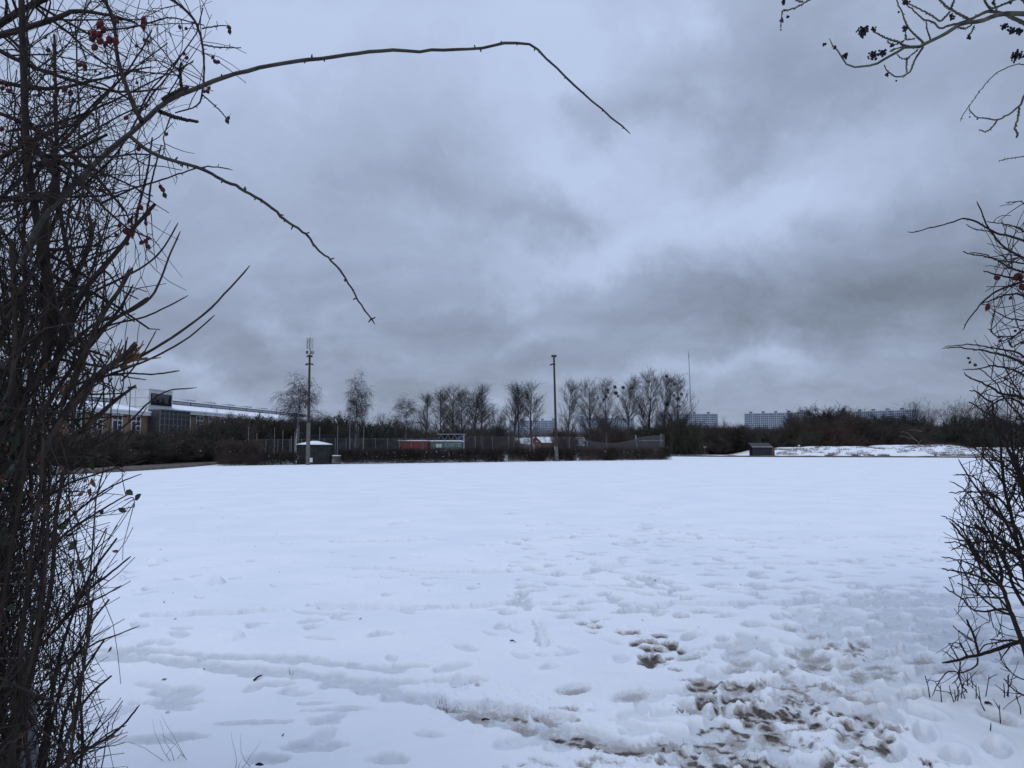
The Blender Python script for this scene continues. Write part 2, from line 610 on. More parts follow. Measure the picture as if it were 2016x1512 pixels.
class Ground:
    OY = -2.0

    def __init__(self):
        rs = [1.2]
        while rs[-1] < 3600:
            r = rs[-1]
            rs.append(r * (1 + (.02 if r < 4.6 else .0024 if r < 22 else .0042 if r < 55 else .02 if r < 160 else .08)))
        self.r = np.array(rs)
        self.th = np.radians(np.concatenate([np.linspace(-78, -43, 40)[:-1], np.linspace(-43, 43, 1350), np.linspace(43, 78, 40)[1:]]))
        self.X = self.r[:, None] * np.sin(self.th)[None, :]
        self.Y = self.r[:, None] * np.cos(self.th)[None, :] + self.OY
        self.Z = np.zeros_like(self.X)
        self.mud = np.zeros_like(self.X)
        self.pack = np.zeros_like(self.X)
        self.dep = np.zeros_like(self.X)
        self.rim = np.zeros_like(self.X)
        self.churn = np.zeros_like(self.X)
        self.lmp = np.zeros_like(self.X)
        nr = np.searchsorted(self.r, 70)
        x, y = self.X[:nr], self.Y[:nr]
        fade = np.clip((60 - self.r[:nr]) / 40, 0, 1)[:, None]
        self.wob = np.zeros_like(self.X)
        self.wob[:nr] = fbm(x * 7, y * 7, 3, 4, .6)
        self.Z[:nr] += fade * (.022 * fbm(x * .4, y * .4, 11, 3) + .006 * fbm(x * 2.2, y * 2.2, 21, 3) + .0045 * fbm(x * 9, y * 9, 31, 4, .6))
        # long shallow wind and thaw ripples
        self.Z[:nr] += fade * .007 * fbm(x * .9, y * 3.0, 51, 3)

    def sl(self, cx, cy, rad):
        r0 = math.hypot(cx, cy - self.OY)
        t0 = math.atan2(cx, cy - self.OY)
        dt = rad / r0
        i0, i1 = np.searchsorted(self.r, [r0 - rad, r0 + rad])
        j0, j1 = np.searchsorted(self.th, [t0 - dt, t0 + dt])
        return slice(i0, i1), slice(j0, j1)

    def dent(self, cx, cy, a, b, rot, d, mud=0.0, rim=.35, pack=.6, rough=.42):
        s = self.sl(cx, cy, 2.0 * max(a, b))
        x, y = self.X[s] - cx, self.Y[s] - cy
        c, sn = math.cos(rot), math.sin(rot)
        u, v = (x * c + y * sn) / a, (-x * sn + y * c) / b
        q = np.sqrt(u * u + v * v) + self.wob[s] * rough
        ins = np.clip((1.2 - q) / .40, 0, 1)
        ins = ins * ins * (3 - 2 * ins)
        self.dep[s] = np.minimum(self.dep[s], -d * ins * (1 - .3 * self.wob[s]))
        self.rim[s] = np.maximum(self.rim[s], np.minimum(rim * d * .6, .010) * np.exp(-((q - 1.38) / .28) ** 2))
        self.pack[s] = np.maximum(self.pack[s], ins * pack)  # marks dent floors for compacted grey and painted shade
        if rim > .32:
            self.churn[s] = np.maximum(self.churn[s], np.clip(1.9 - q, 0, 1) * min(1, rim * 1.0 + mud * .5))
        if mud:
            self.mud[s] = np.maximum(self.mud[s], np.clip(1.35 - q, 0, 1) * mud)

    def lump(self, cx, cy, a, b, h):
        s = self.sl(cx, cy, 1.8 * max(a, b))
        x, y = (self.X[s] - cx) / a, (self.Y[s] - cy) / b
        q = np.sqrt(x * x + y * y) + self.wob[s] * .45
        self.lmp[s] = np.maximum(self.lmp[s], h * np.clip(1 - q * q, 0, 1) ** .6)

    def line(self, pts, wid, d, mud=0.0, rough=.5, pack=.5, step=.05, rng=None, gaps=0.0, rim=.3):
        w = np.array([G(*p)[:2] for p in pts])
        q = catmull(w, max(8, int(np.linalg.norm(np.diff(w, axis=0), axis=1).sum() / step)))
        nx = None
        for i in range(len(q) - 1):
            if gaps and vnoise(np.array([q[i, 0] * 1.6]), np.array([q[i, 1] * 1.6]), 77)[0] < gaps:
                continue
            t = q[i + 1] - q[i]
            k = len(q)
            m = mud(i / k) if callable(mud) else mud
            self.dent(q[i, 0] + rng.normal(0, wid * .22), q[i, 1] + rng.normal(0, wid * .22), wid * rng.uniform(.8, 1.3), wid * rng.uniform(.6, 1.05), math.atan2(t[1], t[0]), d * rng.uniform(.25, .62), m, rim, pack, rough)


def build_snow():
    rng = np.random.default_rng(5)
    g = Ground()

    def P(px, py):
        return G(px, py)[:2]

    def foot(px, py, d=.035, rot=None, mud=0.0, s=1.0, pack=.6):
        c = P(px, py)
        rot = rng.uniform(0, math.pi) if rot is None else rot
        g.dent(c[0], c[1], .145 * s * rng.uniform(.85, 1.15), .062 * s * rng.uniform(.85, 1.3), rot, d, mud, .35, pack)
    # wheel ruts that come in from the hedge and run to the muddy patch
    g.line([(120, 1276), (300, 1279), (430, 1288), (560, 1292), (660, 1304), (790, 1318)], .085, .055, 0, rng=rng, pack=.9, rim=.3, rough=.55, gaps=.22)
    g.line([(120, 1296), (250, 1293), (380, 1303), (500, 1318), (640, 1335), (740, 1352), (830, 1372), (920, 1398), (1010, 1418), (1090, 1437), (1170, 1452), (1255, 1477)],
           .115, .055, lambda t: .0 if t < .56 else .74 * min(1, (t - .56) / .16) * rng.random() ** 1.5, rng=rng, pack=.85, rim=.45, rough=.55)
    g.line([(880, 1385), (960, 1390), (1040, 1402), (1130, 1415)], .10, .09, .5, rng=rng)
    for px, py, a, b in ((795, 1307, .26, .10), (772, 1340, .26, .11), (345, 1357, .24, .12), (330, 1378, .26, .09), (545, 1344, .22, .07), (900, 1335, .3, .07),
                         (620, 1463, .3, .10), (335, 1450, .22, .09), (300, 1452, .3, .08), (660, 1395, .28, .04), (500, 1420, .26, .04), (630, 1383, .16, .035), (760, 1487, .16, .10), (520, 1490, .15, .09)):
        c = P(px, py)
        g.dent(c[0], c[1], a * .7, b * .8, 0.12, .028, 0, .30, .8, .7)
    # trails across the field
    for pts, w, d, gp in (([(225, 1211), (420, 1207), (640, 1199), (860, 1196), (1010, 1186), (1200, 1188), (1500, 1192), (1900, 1178)], .10, .10, .47),
                          ([(1000, 1112), (1200, 1108), (1420, 1112), (1700, 1106)], .16, .09, .52),
                          ([(560, 1120), (700, 1117), (900, 1124), (1150, 1118)], .16, .07, .55),
                          ([(640, 1068), (900, 1062), (1200, 1056), (1500, 1060), (1850, 1052)], .2, .09, .6),
                          ([(1150, 1185), (1170, 1140), (1215, 1100), (1255, 1060), (1290, 1020), (1330, 985)], .15, .06, .62),
                          ([(480, 1195), (600, 1189), (760, 1193)], .14, .09, .35),
                          ([(1395, 1275), (1450, 1272), (1520, 1274)], .06, .12, .3),
                          ([(1040, 1140), (1030, 1180), (1062, 1230), (1070, 1290)], .05, .08, .4)):
        g.line(pts, w, d, 0, rng=rng, gaps=gp, pack=.35)
    # footprints
    for _ in range(230):
        foot(rng.uniform(1000, 1560), 1025 + 190 * rng.beta(1.6, 1.6), rng.uniform(.03, .06), pack=.9, s=rng.uniform(.75, 1.2))
    for _ in range(80):
        foot(rng.uniform(230, 1000), 1085 + 400 * rng.beta(1.0, 2.0), rng.uniform(.015, .035), pack=.6, s=rng.uniform(.7, 1.05))
    for _ in range(90):
        foot(rng.uniform(1550, 1950), 1060 + 130 * rng.random(), rng.uniform(.03, .05), pack=.8, s=rng.uniform(.75, 1.2))
    for _ in range(70):
        foot(rng.uniform(230, 1900), rng.uniform(955, 1075), rng.uniform(.03, .07), pack=.5, s=rng.uniform(1.0, 2.0))
    for _ in range(40):
        foot(rng.uniform(1000, 1400), rng.uniform(1210, 1480), rng.uniform(.01, .025), pack=.5, s=rng.uniform(.6, .9))
    path = np.array([(1930, 1175), (1830, 1205), (1740, 1235), (1650, 1275), (1570, 1325), (1510, 1380), (1460, 1440), (1430, 1512)])
    pw = np.array([P(*p) for p in path])
    pq = catmull(pw, 200)
    for _ in range(270):
        i = rng.integers(0, 199)
        t = pq[i + 1] - pq[i]
        nrm = np.array([-t[1], t[0]]) / np.linalg.norm(t)
        c = pq[i] + nrm * rng.normal(0, .33 + .35 * (1 - i / 200))
        mud = .62 * rng.random() ** 1.5 if i > 90 else .14 * rng.random()
        g.dent(c[0], c[1], .15 * rng.uniform(.8, 1.2), .065 * rng.uniform(.8, 1.4), math.atan2(t[1], t[0]) + rng.normal(0, .5), rng.uniform(.02, .045), mud, .4, .75)
    for _ in range(120):
        foot(rng.uniform(1560, 1960), 1185 + 190 * rng.beta(1, 1.8), rng.uniform(.02, .045), pack=.5, s=rng.uniform(.9, 1.3))
    for px, py in ((1795, 1331), (1790, 1362), (1762, 1375), (1738, 1400), (1965, 1470), (1880, 1483), (1820, 1440)):
        foot(px, py, .05, rot=1.1, pack=.6)
    # churned, muddy patch where the paths meet
    MUD = [(1250, 1245, 26, 5, .75), (1300, 1268, 36, 8, 1.1), (1292, 1300, 30, 11, 1.1), (1160, 1226, 24, 6, .6), (1430, 1344, 44, 7, .95), (1388, 1372, 22, 9, 1.05), (1470, 1372, 26, 9, .95),
           (1450, 1400, 24, 10, 1.0), (1508, 1395, 26, 8, 1.05), (1552, 1400, 22, 12, 1.15), (1604, 1368, 18, 9, .7), (1530, 1420, 40, 8, .9), (1648, 1400, 22, 9, 1.0), (1655, 1420, 30, 7, .9), (1690, 1440, 34, 6, .8),
           (1742, 1428, 26, 8, .8), (1738, 1466, 30, 9, .95), (1500, 1440, 34, 9, 1.0), (1380, 1456, 60, 6, .9), (1322, 1465, 26, 7, .95), (1462, 1496, 40, 14, 1.15), (1400, 1490, 26, 8, 1.05), (1680, 1496, 44, 10, 1.0),
           (1652, 1270, 26, 6, .66), (1690, 1283, 12, 5, .62), (1605, 1306, 34, 4, .72), (1545, 1345, 30, 6, .75), (1832, 1497, 14, 8, .95), (1514, 1315, 14, 4, .7), (1500, 1346, 8, 5, .8), (1340, 1392, 8, 5, .9),
           (1215, 1470, 46, 6, .95), (1140, 1448, 40, 7, .95), (1070, 1412, 38, 6, .9), (1010, 1400, 30, 5, .8), (1625, 1350, 18, 8, .6), (1560, 1372, 20, 8, .8), (1420, 1430, 20, 6, .9), (1580, 1455, 30, 5, .8), (1620, 1475, 14, 6, .8),
           (1180, 1495, 40, 7, .72), (1060, 1500, 30, 6, .6), (920, 1345, 16, 5, .55), (1120, 1390, 24, 4, .6), (1290, 1492, 20, 5, .7)]
    for px, py, a, b, m in MUD:
        c = P(px, py)
        sx = c[1] / F
        sy = c[1] * c[1] / (F * CAMZ)
        A, Bd = a * sx, b * sy
        for _ in range(12):
            g.dent(c[0] + rng.normal(0, A * .75), c[1] + rng.normal(0, Bd * .75), A * rng.uniform(.2, .5), Bd * rng.uniform(.25, .65), rng.normal(0, .25), rng.uniform(.012, .032), m * rng.uniform(.85, 1.15), .5, .6, .55)
        for _ in range(12):
            g.lump(c[0] + rng.normal(0, A * 1.1), c[1] + rng.normal(0, Bd * 1.1), rng.uniform(.012, .045), rng.uniform(.012, .045), rng.uniform(.006, .018))
    for px, py, a, h in ((308, 1106, .13, .08), (415, 1149, .17, .09), (228, 1140, .12, .07), (455, 1253, .13, .05), (290, 1103, .07, .05), (395, 1152, .08, .05), (545, 1098, .06, .03)):
        c = P(px, py)
        g.lump(c[0], c[1], a, a * .9, h)
    for _ in range(420):
        i = rng.integers(60, 199)
        c = pq[i] + rng.normal(0, .5, 2)
        g.lump(c[0], c[1], rng.uniform(.01, .035), rng.uniform(.01, .035), rng.uniform(.004, .014))
    for _ in range(700):
        px = rng.uniform(830, 1280)
        c = P(px, min(1540, 1360 + (px - 830) * .27 + rng.normal(0, 22)))
        q = rng.uniform(.008, .03)
        g.lump(c[0], c[1], q, q * rng.uniform(.7, 1.3), q * rng.uniform(.3, .55))
    k = np.clip(1 + g.dep / .02, 0, 1)
    g.Z += g.dep * 1.05 + g.rim * k + g.lmp
    n_ = np.searchsorted(g.r, 40)
    xx, yy, ch = g.X[:n_], g.Y[:n_], g.churn[:n_]
    g.Z[:n_] += ch * (.011 * fbm(xx * 13, yy * 13, 91, 4, .62) + .010 * np.abs(fbm(xx * 30, yy * 30, 95, 3, .6)))
    nr, nt = g.X.shape
    V = np.stack([g.X, g.Y, g.Z], -1).reshape(-1, 3)
    idx = np.arange(nr * nt).reshape(nr, nt)
    Q = np.stack([idx[:-1, :-1], idx[:-1, 1:], idx[1:, 1:], idx[1:, :-1]], -1).reshape(-1, 4)[:, ::-1]
    me = mesh_from('snow_field', V, Q)
    for nm, arr in (('mud', g.mud), ('packed_shade', g.pack)):
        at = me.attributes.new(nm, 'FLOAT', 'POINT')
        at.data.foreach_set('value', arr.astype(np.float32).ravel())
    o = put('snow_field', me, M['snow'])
    tag(o, 'wide snow covered sports field with footprints and muddy trampled patch', 'field', kind='structure')
    return g


g_field = build_snow()
b = MB().add([(-5000, -5000, -.6), (5000, -5000, -.6), (5000, 5000, -.6), (-5000, 5000, -.6)], [(0, 1, 2, 3)])
tag(put('ground', b.mesh('ground'), M['snow_clean']), 'level snow covered ground around and beyond the field', 'ground', kind='structure')


def ground_z(x, y):
    r0 = math.hypot(x, y - g_field.OY)
    t0 = math.atan2(x, y - g_field.OY)
    i = min(np.searchsorted(g_field.r, r0), len(g_field.r) - 1)
    j = min(np.searchsorted(g_field.th, t0), len(g_field.th) - 1)
    return float(g_field.Z[i, j])


# low earth verge round the field's far edge
def verge(name, pts, h, w, label):
    q = catmull(np.array([G(*p)[:2] for p in pts]), 60)
    V, Q = [], []
    for i, p in enumerate(q):
        t = q[min(i + 1, 59)] - q[max(i - 1, 0)]
        nrm = np.array([-t[1], t[0]]) / np.linalg.norm(t)
        hh = h * (1 + .25 * math.sin(i * 1.3) * math.sin(i * .37))
        for k, (a, z) in enumerate(((-.15, -.05), (-.05, hh * .75), (.12, hh), (w - .1, hh), (w, -.05))):
            V.append((p[0] + nrm[0] * a, p[1] + nrm[1] * a, z))
    for i in range(59):
        for k in range(4):
            a = i * 5 + k
            Q.append((a, a + 5, a + 6, a + 1))
    tag(put(name, mesh_from(name, V, Q), M['soil']), label, 'verge', kind='structure')


verge('verge', [(100, 936), (200, 931), (300, 925), (380, 919), (440, 913)], .20, 3.0, 'low brown earth verge in front of the school thicket')
verge('path', [(1308, 898.5), (1420, 899.5), (1540, 900), (1700, 900.5), (1850, 901), (1990, 902)], .21, 2.5, 'dark earth edged path along the far side of the field')


# ------------------------------------------------------------------ far apartment blocks, mast, school, houses
def block(px0, px1, topl, topr, Y0, Y1, storeys, bays, label, roofs):
    a, c = W(px0, topl, Y0), W(px1, topr, Y1)
    L = math.hypot(c[0] - a[0], c[1] - a[1])
    H = (a[2] + c[2]) / 2
    rot = math.atan2(c[1] - a[1], c[0] - a[0])
    t = thing('apartment_block', label, 'apartment block', (a[0], a[1], 0), rot, 'pale apartment blocks on the horizon')
    D = 12.0
    sh = (H - 1.0) / storeys
    put('core', MB().box(0.05, L - .05, .5, D, 0, H - .4).mesh('block_core'), M['block_wall'], t)
    fr = MB()
    fr.box(0, L, 0, .48, H - 1.0, H)
    for s in range(storeys):
        z = s * sh
        fr.box(0, L, 0, .48, z, z + sh * .30)
    bw = L / bays
    for k in range(bays + 1):
        x = min(k * bw, L - .7)
        for s in range(storeys):
            z = s * sh
            fr.box(x + .02, x + .02 + (1.0 if k % 4 == 0 else .5), .03, .47, z + sh * .30, z + sh)
    put('facade', fr.mesh('block_facade'), M['block_wall'], t)
    for s in range(storeys):
        z = s * sh
        put('window', MB().box(.1, L - .1, .36, .49, z + sh * .305, z + sh * .995).mesh('window_band'), M['block_glass'], t)
    for rx in roofs:
        p = MB().box(rx * L - 1.5, rx * L + 1.5, 4, 8, H + .06, H + 2.4)
        p.box(rx * L - 1.7, rx * L + 1.7, 3.8, 8.2, H + 2.4, H + 2.6)
        put('stair_housing', p.mesh('stair_housing'), M['mast'], t)
    put('snow_cap', MB().box(.3, L - .3, .55, D - .3, H - .395, H + .05).mesh('snow_cap'), M['snow_clean'], t)


block(1002, 1094, 828, 827, 1090, 1090, 16, 24, 'pale apartment block showing between the floodlight pole and the twin poplars', (.25, .72, .95))
block(1140, 1248, 823, 822, 1060, 1060, 16, 28, 'apartment block half hidden behind the mistletoe poplars', (.07, .35, .7))
block(1296, 1413, 815, 814, 1060, 1060, 16, 28, 'apartment block below the tall thin radio mast', (.30, .62, .86, .08))
block(1465, 1594, 814, 811, 1060, 1010, 16, 32, 'fully visible long apartment block between two gaps in the wood', (.085, .28, .475, .67, .87))
block(1680, 1802, 810, 806, 990, 930, 16, 30, 'apartment block rising just over the dark wood', (.07, .30, .53, .76))

mp0 = W(1362, 813, 1400)
t = thing('radio_mast', 'very tall thin guyed radio mast far beyond the apartment blocks', 'mast', (mp0[0], 1400, 0))
mtop = W(1358, 690, 1400)[2]
mb = MB()
lx = -3.6
for k in range(3):
    an = k * 2.094
    mb.bar((.55 * math.cos(an), .55 * math.sin(an), 0), (lx + .5 * math.cos(an), .5 * math.sin(an), mtop - 12), .22, 5)
NB = 90
for k in range(NB):
    z0, z1 = (mtop - 12) * k / NB, (mtop - 12) * (k + 1) / NB
    x0, x1 = lx * k / NB, lx * (k + 1) / NB
    an, an2 = (k % 3) * 2.094, ((k + 1) % 3) * 2.094
    mb.bar((x0 + .55 * math.cos(an), .55 * math.sin(an), z0), (x1 + .55 * math.cos(an2), .55 * math.sin(an2), z1), .12, 4)
put('lattice', mb.mesh('mast_lattice'), M['mast'], t)
put('antenna_tip', MB().cyl(lx, 0, mtop - 12, mtop - 5, .7, .6, 8).cyl(lx, 0, mtop - 5, mtop, .3, .15, 8).mesh('mast_tip'), M['mast'], t)
for zz in (.35, .62, .93):
    put('platform', MB().cyl(lx * zz, 0, mtop * zz - .8, mtop * zz, 1.0, 1.0, 10).mesh('mast_platform'), M['mast'], t)


def school():
    ax = np.array([.135, 1.0])
    ax /= np.linalg.norm(ax)
    rot = math.atan2(ax[1], ax[0])             # local x runs along the wall, away from the camera; local -y faces it
    O = np.array([-46.4, 98.0])
    t = thing('school_building', 'long school building of tan brick with white tower block and snowy roofs', 'school building', (O[0], O[1], 0), rot)
    # local: x along the wall, y to the back
    # wings
    for x0, x1, eave in ((-40, -.02, 5.9), (5.32, 62, 6.45)):
        put('wall', MB().box(x0, x1, 0, 11, 0, eave - .35).mesh('school_wall'), M['brick_tan'], t)
        put('fascia', MB().box(x0, x1, -.45, .05, eave - .348, eave).mesh('school_fascia'), M['trim_white'], t)
        rf = put('roof', MB().add([(x0, -.5, eave + .01), (x1, -.5, eave + .01), (x1, 5, eave + 1.2), (x0, 5, eave + 1.2), (x0, -.5, eave + .20), (x1, -.5, eave + .20), (x1, 5, eave + 1.38), (x0, 5, eave + 1.38)],
                                  [(0, 3, 2, 1), (4, 5, 6, 7), (0, 1, 5, 4), (1, 2, 6, 5), (2, 3, 7, 6), (3, 0, 4, 7)]).mesh('school_roof'), M['snow_clean'], t)
        put('clerestory', MB().box(x0, x1, 5.01, 10.8, eave + .3, eave + 1.8).mesh('school_clerestory'), M['panel_white'], t)
        cl = MB()
        k = x0 + 1
        while k < x1:
            cl.box(k, k + .12, 4.95, 5.005, eave + 1.4, eave + 1.78)
            k += 6
        cl.box(x0, x1, 4.93, 5.0, eave + 1.39, eave + 1.47)
        cl.box(x0, x1, 4.7, 5.0, eave + 1.79, eave + 1.86)
        put('clerestory_frame', cl.mesh('clerestory_frame'), M['metal_dark'], t)
        put('upper_roof', MB().add([(x0, 4.66, eave + 1.87), (x1, 4.66, eave + 1.87), (x1, 10.9, eave + 2.5), (x0, 10.9, eave + 2.5), (x0, 4.66, eave + 2.05), (x1, 4.66, eave + 2.05), (x1, 10.9, eave + 2.7), (x0, 10.9, eave + 2.7)],
                                   [(0, 3, 2, 1), (4, 5, 6, 7), (0, 1, 5, 4), (1, 2, 6, 5), (2, 3, 7, 6), (3, 0, 4, 7)]).mesh('school_upper_roof'), M['snow_clean'], t)
        k = x0 + 4
        while k < x1 - 3:
            put('roof_vent', MB().box(k, k + 2.6, 8, 9.2, eave + 2.1, eave + 2.6).mesh('roof_vent'), M['zinc'], t)
            k += 6.5
    # tower
    put('tower', MB().box(0, 5.3, -.02, 6.9, 5.72, 8.95).box(-.06, 5.36, -.08, 6.96, 8.95, 9.05).mesh('school_tower'), M['panel_white'], t)
    jn = MB()
    for z in (6.75, 7.85):
        jn.box(-.012, .0, 0, 6.9, z, z + .05)
    for y in (1.8, 4.0):
        jn.box(-.013, .0, y, y + .05, 5.75, 8.9)
    put('panel_joints', jn.mesh('tower_joints'), M['metal_grey'], t)
    lv = MB().box(.45, 5.0, -.10, -.025, 7.0, 8.5)
    for k in range(30):
        x = .5 + k * .148
        lv.box(x, x + .05, -.17, -.10, 7.05, 8.45)
    put('louvre_panel', lv.mesh('louvre_panel'), M['louvre'], t)
    lr = random.Random(3)
    ls = MB()
    for k in range(19):
        x = .55 + k * .2 + lr.uniform(0, .05)
        ls.box(x, x + .035, -.20, -.172, 8.4 - lr.uniform(.3, 1.2), 8.42)
    put('louvre_slat', ls.mesh('louvre_slat'), M['zinc'], t)
    put('chimney', MB().box(1.2, 2.0, 3, 3.8, 9.05, 9.45).mesh('tower_chimney'), M['metal_dark'], t)
    # glazed bay under the tower
    put('bay', MB().box(.02, 7.0, -1.6, -.03, 0, 6.3).mesh('glazed_bay'), M['glass'], t)
    fr = MB().box(-.05, 7.1, -1.75, -.025, 6.3, 6.42)
    for k in range(8):
        x = k * .98
        fr.box(x, x + .12, -1.68, -1.605, 2.4, 6.3)
    for z in (2.4, 3.5, 4.4, 5.2, 5.8):
        fr.box(0, 7, -1.665, -1.602, z, z + .1)
    put('bay_frame', fr.mesh('bay_frame'), M['post_steel'], t)
    # windows
    fme = MB()
    w, z0, z1 = 1.9, 0, 2.5
    for x in (0, .9, w - .12):
        fme.box(x, x + .12, -.07, -.002, z0, z1)
    for z in (0, 1.75, z1 - .12):
        fme.box(.12, .9, -.065, -.003, z, z + .12)
        fme.box(1.02, w - .12, -.065, -.003, z, z + .12)
    for z in (.6, 1.2):
        fme.box(1.02, w - .12, -.06, -.004, z, z + .1)
    fme = fme.mesh('school_window_frame')
    pme = MB().box(.02, w - .02, -.03, -.001, .02, z1 - .02).mesh('school_window_pane')
    xs = [-35.5, -32, -28.5, -25, -21.5, -18, -14.2, -10.6, -7.0, -3.4] + [8.0 + 3.35 * i for i in range(14)]
    for x in xs:
        e = 5.9 if x < 0 else 6.45
        f = put('window', fme, M['trim_white'], t, (x, 0, e - .35 - 2.56))
        put('pane', pme, M['glass'], f)


school()


def gable_house(px0, px1, ridge_py, eave_py, Y, label, depth=8.0, gable_px=None, mat_wall='brick_red'):
    a = W(px0, ridge_py, Y)
    c = W(px1, ridge_py, Y)
    L = c[0] - a[0]
    zr = a[2]
    ze = W(px0, eave_py, Y)[2]
    t = thing('house', label, 'house', (a[0], Y, 0))
    h2 = depth / 2
    put('wall', MB().box(.3, L - .3, .3 - h2, h2 - .3, 0, ze).prism([(.3, ze), (.31, ze)], 0, 0).mesh('house_wall') if False else
        MB().box(.3, L - .3, .3 - h2, h2 - .3, 0, ze).mesh('house_wall'), M[mat_wall], t)
    rf = MB()
    rf.add([(0, -h2, ze - .05), (L, -h2, ze - .05), (L, h2, ze - .05), (0, h2, ze - .05), (0, 0, zr), (L, 0, zr)], [(0, 1, 5, 4), (2, 3, 4, 5), (0, 4, 3), (1, 2, 5), (0, 3, 2, 1)])
    put('roof', rf.mesh('house_roof'), M['snow_clean'], t)
    if gable_px:
        g0, g1, gy = gable_px
        x0, x1 = W(g0, 0, Y - h2)[0] - a[0], W(g1, 0, Y - h2)[0] - a[0]
        xm = (x0 + x1) / 2
        zg = W(0, gy, Y - h2 - 2)[2]
        zz = ze - .4
        gm = MB()
        gm.add([(x0, -h2 - 2, 0), (x1, -h2 - 2, 0), (x1, -h2 - 2, zz), (xm, -h2 - 2, zg), (x0, -h2 - 2, zz), (x0, 0, 0), (x1, 0, 0), (x1, 0, zz), (xm, 0, zg), (x0, 0, zz)],
               [(0, 1, 2, 3, 4), (0, 4, 9, 5), (1, 6, 7, 2), (5, 9, 8, 7, 6)])
        put('gable_wall', gm.mesh('house_gable'), M[mat_wall], t)
        gr = MB()
        for sx, xe in ((-1, x0 - .35), (1, x1 + .35)):
            gr.add([(xm, -h2 - 2.3, zg + .05), (xe, -h2 - 2.3, zz - .15), (xe, 0, zz - .15), (xm, 0, zg + .05), (xm, -h2 - 2.3, zg + .30), (xe, -h2 - 2.3, zz + .1), (xe, 0, zz + .1), (xm, 0, zg + .30)],
                   [(0, 1, 2, 3), (4, 7, 6, 5), (0, 4, 5, 1), (1, 5, 6, 2), (3, 2, 6, 7)])
        put('gable_roof', gr.mesh('gable_roof'), M['roof_dark'], t)
        put('lamp', MB().cyl(xm + .4, -h2 - 2.06, zg - 1.3, zg - 1.0, .14, .14, 8).mesh('gable_lamp'), M['trim_white'], t)
    for k in range(2):
        wx = L * (.55 + .25 * k)
        wf = put('window', MB().box(wx, wx + 1.4, .2 - h2, .298 - h2, 1.0, 2.2).mesh('house_window'), M['trim_white'], t)
        put('pane', MB().box(wx + .1, wx + 1.3, .17 - h2, .199 - h2, 1.1, 2.1).mesh('house_pane'), M['glass'], wf)
    return t


gable_house(1013, 1048, 862, 874, 215, 'low house with a smooth snowy roof behind the sagging fence', 8)
gable_house(1050, 1119, 860, 871.5, 228, 'brick house with pointed front gable and snowy roof behind the floodlight pole', 9, (1041, 1063, 861))
h = gable_house(1129, 1159, 860.5, 870.5, 222, 'small house with snowy roof and snowy porch near the net fence', 8)
put('porch_roof', MB().add([(-.6, -6.5, 2.0), (3.2, -6.5, 2.0), (3.2, -4.05, 2.9), (-.6, -4.05, 2.9), (-.6, -6.5, 2.2), (3.2, -6.5, 2.2), (3.2, -4.05, 3.1), (-.6, -4.05, 3.1)],
                           [(0, 3, 2, 1), (4, 5, 6, 7), (0, 1, 5, 4), (1, 2, 6, 5), (3, 0, 4, 7), (2, 3, 7, 6)]).box(-.5, -.35, -6.4, -6.25, 0, 2.0).box(2.9, 3.05, -6.4, -6.25, 0, 2.0).mesh('porch_roof'), M['snow_clean'], h)


# ------------------------------------------------------------------ containers and sheds behind the fence
def corr_wall(mb, x0, x1, y, z0, z1, pitch=.28, dep=.04):
    x = x0
    while x < x1 - pitch * .5:
        mb.box(x, min(x + pitch * .55, x1), y - dep, y + .02, z0, z1)
        x += pitch


def container(px0, px1, top_py, Y, m, label, rot=0.0, H=2.55, D=2.44, doors=True):
    a, c = W(px0, top_py, Y), W(px1, top_py, Y)
    L, z1 = c[0] - a[0], a[2] - .12
    t = thing('shipping_container', label, 'container', (a[0], Y, 0), rot)
    z0 = max(0, z1 - H)
    b = MB().box(0, L, 0, D, z0, z1)
    corr_wall(b, .15, L - .15, -.002, z0 + .18, z1 - .15)
    put('body', b.mesh('container_body'), M[m], t)
    fr = MB()
    for x in (0, L - .12):
        fr.box(x, x + .12, -.055, -.003, z0, z1)
    fr.box(.12, L - .12, -.052, -.004, z1 - .12, z1)
    fr.box(.12, L - .12, -.052, -.004, z0, z0 + .14)
    put('frame', fr.mesh('container_frame'), M[m], t)
    put('snow_cap', MB().box(-.05, L + .05, -.08, D, z1 + .003, z1 + .13).mesh('container_snow'), M['snow_clean'], t)
    return t, L, z0, z1


container(775, 840, 866.5, 106, 'container_red', 'long red steel container with a thin line of snow on top')
container(838, 853, 867, 108.6, 'container_red', 'short dark red container end between the red and green ones')
t, L, z0, z1 = container(848, 907, 867, 105, 'container_green', 'grey green corrugated container with faded pale lettering')
try:
    fc = bpy.data.curves.new('lettering', 'FONT')
    fc.body = "CWTE"
    fc.size = .75
    fc.extrude = .004
    fo = bpy.data.objects.new('lettering_curve', fc)
    fo = bpy.data.objects.new('lettering', bpy.data.meshes.new_from_object(fo))
    fo.data.materials.clear()
    fo.data.materials.append(M['lettering'])
    fo.location, fo.rotation_euler = (L * .48, -.062, z1 - .75), (math.pi / 2, 0, 0)
    fo.parent = t
    COL.objects.link(fo)
except Exception:
    pass
for x in (.75, 1.15):
    put('notice', MB().box(x, x + .33, -.075, -.047, z1 - .85, z1 - .35).mesh('container_notice'), M['antenna'], t)
